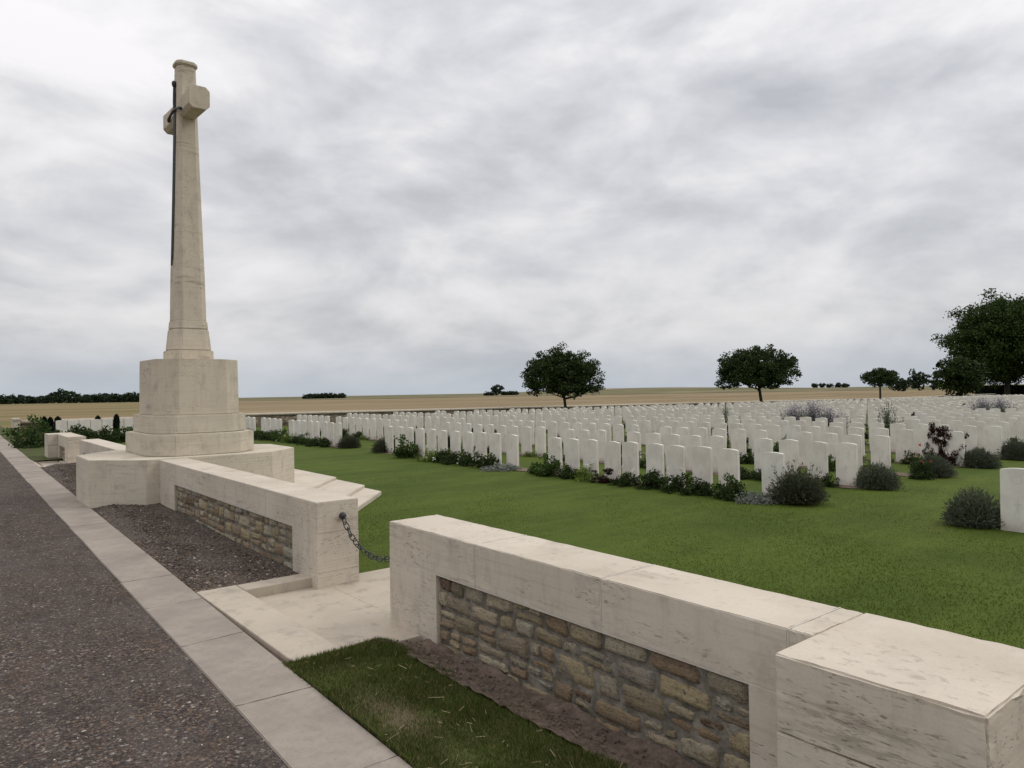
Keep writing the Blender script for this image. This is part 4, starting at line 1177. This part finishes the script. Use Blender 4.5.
        for c in cs[:12]: tube_bm(b, [(0, 0, 0), tuple(c * .5 + np.array([0, 0, .02])), tuple(c)], [.008, .006, .003], 4)
        me = bpy.data.meshes.new('stems'); b.to_mesh(me); b.free(); me.materials.append(M['bark']); parts.append(('stems', me))
        fl = {'rose': ('fl_white', 14), 'redrose': ('fl_red', 3), 'pinkrose': ('fl_pink', 9), 'lime': ('fl_white', 8)}.get(kind)
        if fl:
            n = fl[1]; q = dome(n, wd * 1.02, tall * 1.05, .1); Vs = []; Fs = []
            for c in q:
                C_ = c + r.normal(size=(9, 3)) * .013; V, F = leaf_quads(C_, np.full(9, .026 if kind != 'redrose' else .034), 1.2); Fs.append(F + len(Vs) * 36); Vs.append(V)
            V0, F0 = foliage_vf; V1 = np.concatenate(Vs); F1 = np.concatenate(Fs) + len(V0); parts.pop(0)
            me = bpy.data.meshes.new('foliage'); me.from_pydata([tuple(v) for v in np.concatenate([V0, V1])], [], [tuple(f) for f in np.concatenate([F0, F1])]); me.materials.append(M[mat]); me.materials.append(M[fl[0]]); me.update()
            me.polygons.foreach_set('material_index', np.r_[np.zeros(len(F0), np.int32), np.ones(len(F1), np.int32)]); parts.insert(0, ('foliage', me))
    RNG = keep_
    return parts
PB = {}
for q_, kd in enumerate(('lavender', 'sage', 'lilac', 'wispy', 'silver', 'leafy', 'dark', 'rose', 'lime', 'bronze', 'redrose', 'pinkrose')):
    PB[kd] = [bush_mesh(kd, 100 + q_ * 7 + v) for v in range(2 if kd in ('dark', 'rose', 'leafy', 'pinkrose', 'lavender') else 1)]
PNAME = {'lavender': ('lavender_bush', 'lavender'), 'sage': ('sage_bush', 'shrub'), 'lilac': ('lavender_bush', 'lavender'), 'wispy': ('tall_perennial', 'plant'), 'silver': ('silver_plant', 'plant'),
         'leafy': ('leafy_bush', 'bush'), 'dark': ('low_bush', 'bush'), 'rose': ('rose_bush', 'rose bush'), 'lime': ('groundcover_plant', 'plant'), 'bronze': ('bronze_shrub', 'shrub'),
         'redrose': ('rose_bush', 'rose bush'), 'pinkrose': ('rose_bush', 'rose bush')}
pcount = [0]
def plant(kind, x, y, sx_, sz_, label, group=None, dz=0, z=None):
    pcount[0] += 1
    nm, cat = PNAME[kind]
    e = empty(nm, (x, y, (gz(x, y) if z is None else z) + dz), label, cat, group, rz=random.uniform(0, 6))
    e.scale = (sx_, sx_, sz_)
    for pn, me in random.choice(PB[kind]):
        o = bpy.data.objects.new(pn, me); COL.objects.link(o); o.parent = e
    return e
# lavender / sage clumps at the ends of the rows beside the near aisle
plant('lavender', 10.78, 6.1, 1.05, .95, 'large lavender clump at the near end of the front headstone row', 'lavender clumps at the row ends', .02)
plant('sage', 13.3, 5.98, .9, .84, 'grey-green lavender clump at the near end of the second headstone row', 'lavender clumps at the row ends')
plant('sage', 15.8, 6.0, .95, .82, 'rounded grey-green clump at the near end of the third headstone row', 'lavender clumps at the row ends')
plant('sage', 18.2, 5.95, .95, .78, 'grey-green clump at the near end of the fourth headstone row', 'lavender clumps at the row ends')
plant('sage', 20.7, 5.95, 1.1, .9, 'grey-green clump at the right edge, near end of the fifth headstone row', 'lavender clumps at the row ends')
plant('sage', 10.72, 3.58, .86, .9, 'big grey-green lavender bush standing left of the lone headstone at the right edge', 'lavender clumps at the row ends')
plant('lavender', 10.75, 19.2, 1.0, .8, 'dark lavender clump before the far aisle, front row', 'lavender clumps at the row ends')
plant('lavender', 10.75, 21.6, .9, .75, 'dark lavender clump just past the far aisle, front row', 'lavender clumps at the row ends')
plant('lavender', 13.1, 21.4, .9, .75, 'dark lavender clump just past the far aisle, second row', 'lavender clumps at the row ends')
plant('lavender', 13.1, 19.3, .9, .75, 'dark lavender clump before the far aisle, second row', 'lavender clumps at the row ends')
# front bed, right to left in the photograph
bed = [('silver', 6.62, 1.0, 1., 'flat silver-grey plant beside the large lavender clump'), ('leafy', 7.12, .75, .85, 'mid green bush right of the second front-row headstone'), ('dark', 6.98, .8, .9, 'dark bush left of the big lavender clump'),
       ('dark', 7.75, .9, .8, 'low dark bush at the foot of the front-row stones near the lavender'), ('rose', 8.25, .95, .9, 'dark rose bush with pale blooms between front-row stones'), ('dark', 8.75, .9, .95, 'dark leafy bush before the fifth front-row stone'),
       ('rose', 9.35, .8, .75, 'low rose bush before the sixth front-row stone'), ('bronze', 9.9, .55, .42, 'reddish dark plant between two front-row stones'), ('lime', 10.5, 1.15, 1.1, 'yellow-green mound of groundcover in the front bed'),
       ('dark', 10.95, .8, .8, 'dark low bush left of the yellow-green mound'), ('leafy', 11.55, 1.15, .95, 'spreading green bush left of the yellow-green mound'), ('leafy', 11.95, .75, .6, 'small green bush beside the gap in the front row'),
       ('silver', 13.1, 1.25, .9, 'flat silver plant at the foot of the stone left of the gap'), ('rose', 13.7, .95, .85, 'rose bush with white blooms left of the silver plant'), ('rose', 14.4, .95, .9, 'white-flecked rose bush in the front bed'),
       ('dark', 15.0, 1., .8, 'dark spreading bush in the front bed left of the roses'), ('lime', 16.0, 1.3, 1.25, 'pale green flowering mound in the front bed'), ('dark', 15.5, 1.0, .9, 'dark bush right of the pale green mound'), ('leafy', 17.3, 1.35, 1.25, 'large leafy bush near the far aisle in the front bed'),
       ('pinkrose', 22.6, .9, .8, 'pink-flecked bush just past the far aisle'), ('dark', 23.3, 1.1, .8, 'dark bush past the far aisle, second from it'), ('leafy', 24.1, 1.1, .8, 'green bush past the far aisle in the front bed'), ('dark', 24.9, 1.1, .8, 'dark bush midway along the far front bed'),
       ('lime', 25.6, 1.2, 1.2, 'pale low mound in the far front bed'), ('leafy', 26.5, 1.4, 1.1, 'green bush filling the gap in the far front bed'), ('dark', 27.4, 1.5, 1.0, 'broad dark bush in the far front bed beyond the gap'), ('dark', 28.6, 1.5, .9, 'dark low bush right of the cross pedestal'),
       ('dark', 30.0, 1.5, .9, 'farthest dark bush of the front bed beside the cross pedestal')]
for kd, y, a_, b_, lb in bed:
    plant(kd, 10.38 + random.uniform(-.05, .05), y, a_ * 1.12, b_ * (1.2 if kd not in ('silver', 'bronze') else 1), lb, 'plants in the front bed')
# plants among the rows
rp = random.Random(12)
labels_used = set()
for (d, x, y, z, k, i, plot) in [q for q in info if q[0] < 34 and q[4] >= 1]:
    if rp.random() < .6:
        kd = rp.choice(['dark', 'dark', 'rose', 'leafy', 'pinkrose', 'dark', 'lime'])
        nm = {'dark': 'dark green bush', 'rose': 'white-flowered bush', 'leafy': 'leafy green bush', 'pinkrose': 'pink-flowered bush', 'lime': 'pale green mound'}[kd]
        lb = '%s by the %s stone of the %s row%s' % (nm, ordn(i), ordn(k), '' if plot == 0 else ', past the far aisle')
        plant(kd, x - .25, y + rp.uniform(.1, .4), rp.uniform(.6, 1.0), rp.uniform(.6, 1.05), lb, 'plants between the headstone rows')
# taller showy plants
def on(px_, X): # along a sight line at given X
    d = fwn + rtn * (px_ - 512) / 725; k = X / d[0]; return X, d[1] * k
for kd, px_, X, a_, b_, lb in [('lilac', 800, 25.2, 1.5, 1.1, 'pale lilac flowering clump among the stones, left part'), ('lilac', 818, 25.4, 1.6, 1.2, 'pale lilac flowering clump among the stones, middle part'), ('lilac', 834, 25.3, 1.4, 1.0, 'pale lilac flowering clump among the stones, right part'),
                               ('lilac', 985, 37.5, 1.6, 1.15, 'violet flowering clump near the right edge, left half'), ('lilac', 1003, 37.5, 1.6, 1.15, 'violet flowering clump near the right edge, right half'),
                               ('wispy', 893, 22.9, 1.0, .98, 'wispy tall grey-green perennial among the stones'), ('bronze', 936, 18.5, .5, 1.25, 'narrow dark red-leaved shrub, leftmost of the bronze shrubs'), ('bronze', 946, 18.55, .7, 1.35, 'taller dark red-leaved shrub, middle of the bronze shrubs'),
                               ('bronze', 958, 18.5, .9, 1.25, 'spreading dark red-leaved shrub, rightmost of the bronze shrubs'), ('redrose', 928, 15.6, .9, 1.05, 'dark bush topped with bright red blooms behind the third lavender clump'),
                               ('bronze', 918, 30, .5, 1.1, 'small dark shrub left of the bronze shrubs'), ('wispy', 731, 25.5, .6, .85, 'thin green perennial below the middle lawn tree'), ('bronze', 967, 42, .7, 1.2, 'distant dark shrub in the rows below the far tree gap')]:
    x, y = on(px_, X); plant(kd, x - .45, y, a_, b_, lb)
# shrubs at the left, inside the enclosure
for i, (px_, Y, kd, a_, b_) in enumerate(((29, 33.5, 'leafy', 2.6, 2.5), (38, 30.5, 'dark', 2.5, 2.6), (50, 28.5, 'leafy', 2.4, 1.5), (34, 27.5, 'dark', 2.2, 2.3), (66, 31.5, 'dark', 2.1, 1.4), (78, 31.0, 'dark', 2.2, 2.3), (90, 30.5, 'dark', 2.2, 1.6), (102, 30.5, 'dark', 2.0, 2.1), (112, 31, 'dark', 2.1, 1.6),
                                         (124, 31, 'leafy', 1.7, 1.7), (132, 32, 'dark', 1.6, 1.9), (57, 30, 'dark', 1.8, 1.2))):
    x, y = at(px_, Y); plant(kd, x, y, a_, b_, '%s shrub left of the cross platform, %s from the left' % ('bright green' if kd == 'leafy' else 'dark green', ordn(sorted((29, 38, 50, 34, 66, 78, 90, 102, 112, 124, 132, 57)).index(px_))), 'shrubs left of the cross')
def column(px_, Y, hgt, w, lb):
    x, y = at(px_, Y); z = gz(x, y); e = empty('columnar_conifer', (x, y, z), lb, 'conifer')
    n = 2600; th = RNG.uniform(0, 2 * np.pi, n); h_ = RNG.random(n); rr = w * (1 - .35 * h_) * RNG.random(n) ** .4 * np.where(h_ > .9, (1 - h_) * 10, 1)
    P_ = np.stack([x + np.cos(th) * rr, y + np.sin(th) * rr, z + .1 + h_ * (hgt - .1)], -1)
    V, F = leaf_quads(P_, np.full(n, .13), 2.5, np.array([0, 0, 1.2])); mesh_np('foliage', V, F, M['conifer'], e)
    b = bmesh.new(); tube_bm(b, [(x, y, z - .1), (x, y, z + hgt * .8)], [.03, .01], 6); bm_obj('trunk', b, M['bark'], e, warp=False)
column(116, 32, 1.0, .11, 'tall black-green columnar conifer just left of the cross base')
column(57.5, 35.5, .88, .14, 'dark columnar conifer behind the left bushes, rightmost of three')
column(50, 35.8, .85, .12, 'dark columnar conifer behind the left bushes, middle of three')
column(44, 36, .88, .1, 'dark columnar conifer behind the left bushes, leftmost of three')
column(97.5, 36, .85, .13, 'short dark conifer peeping over the close-set headstones')
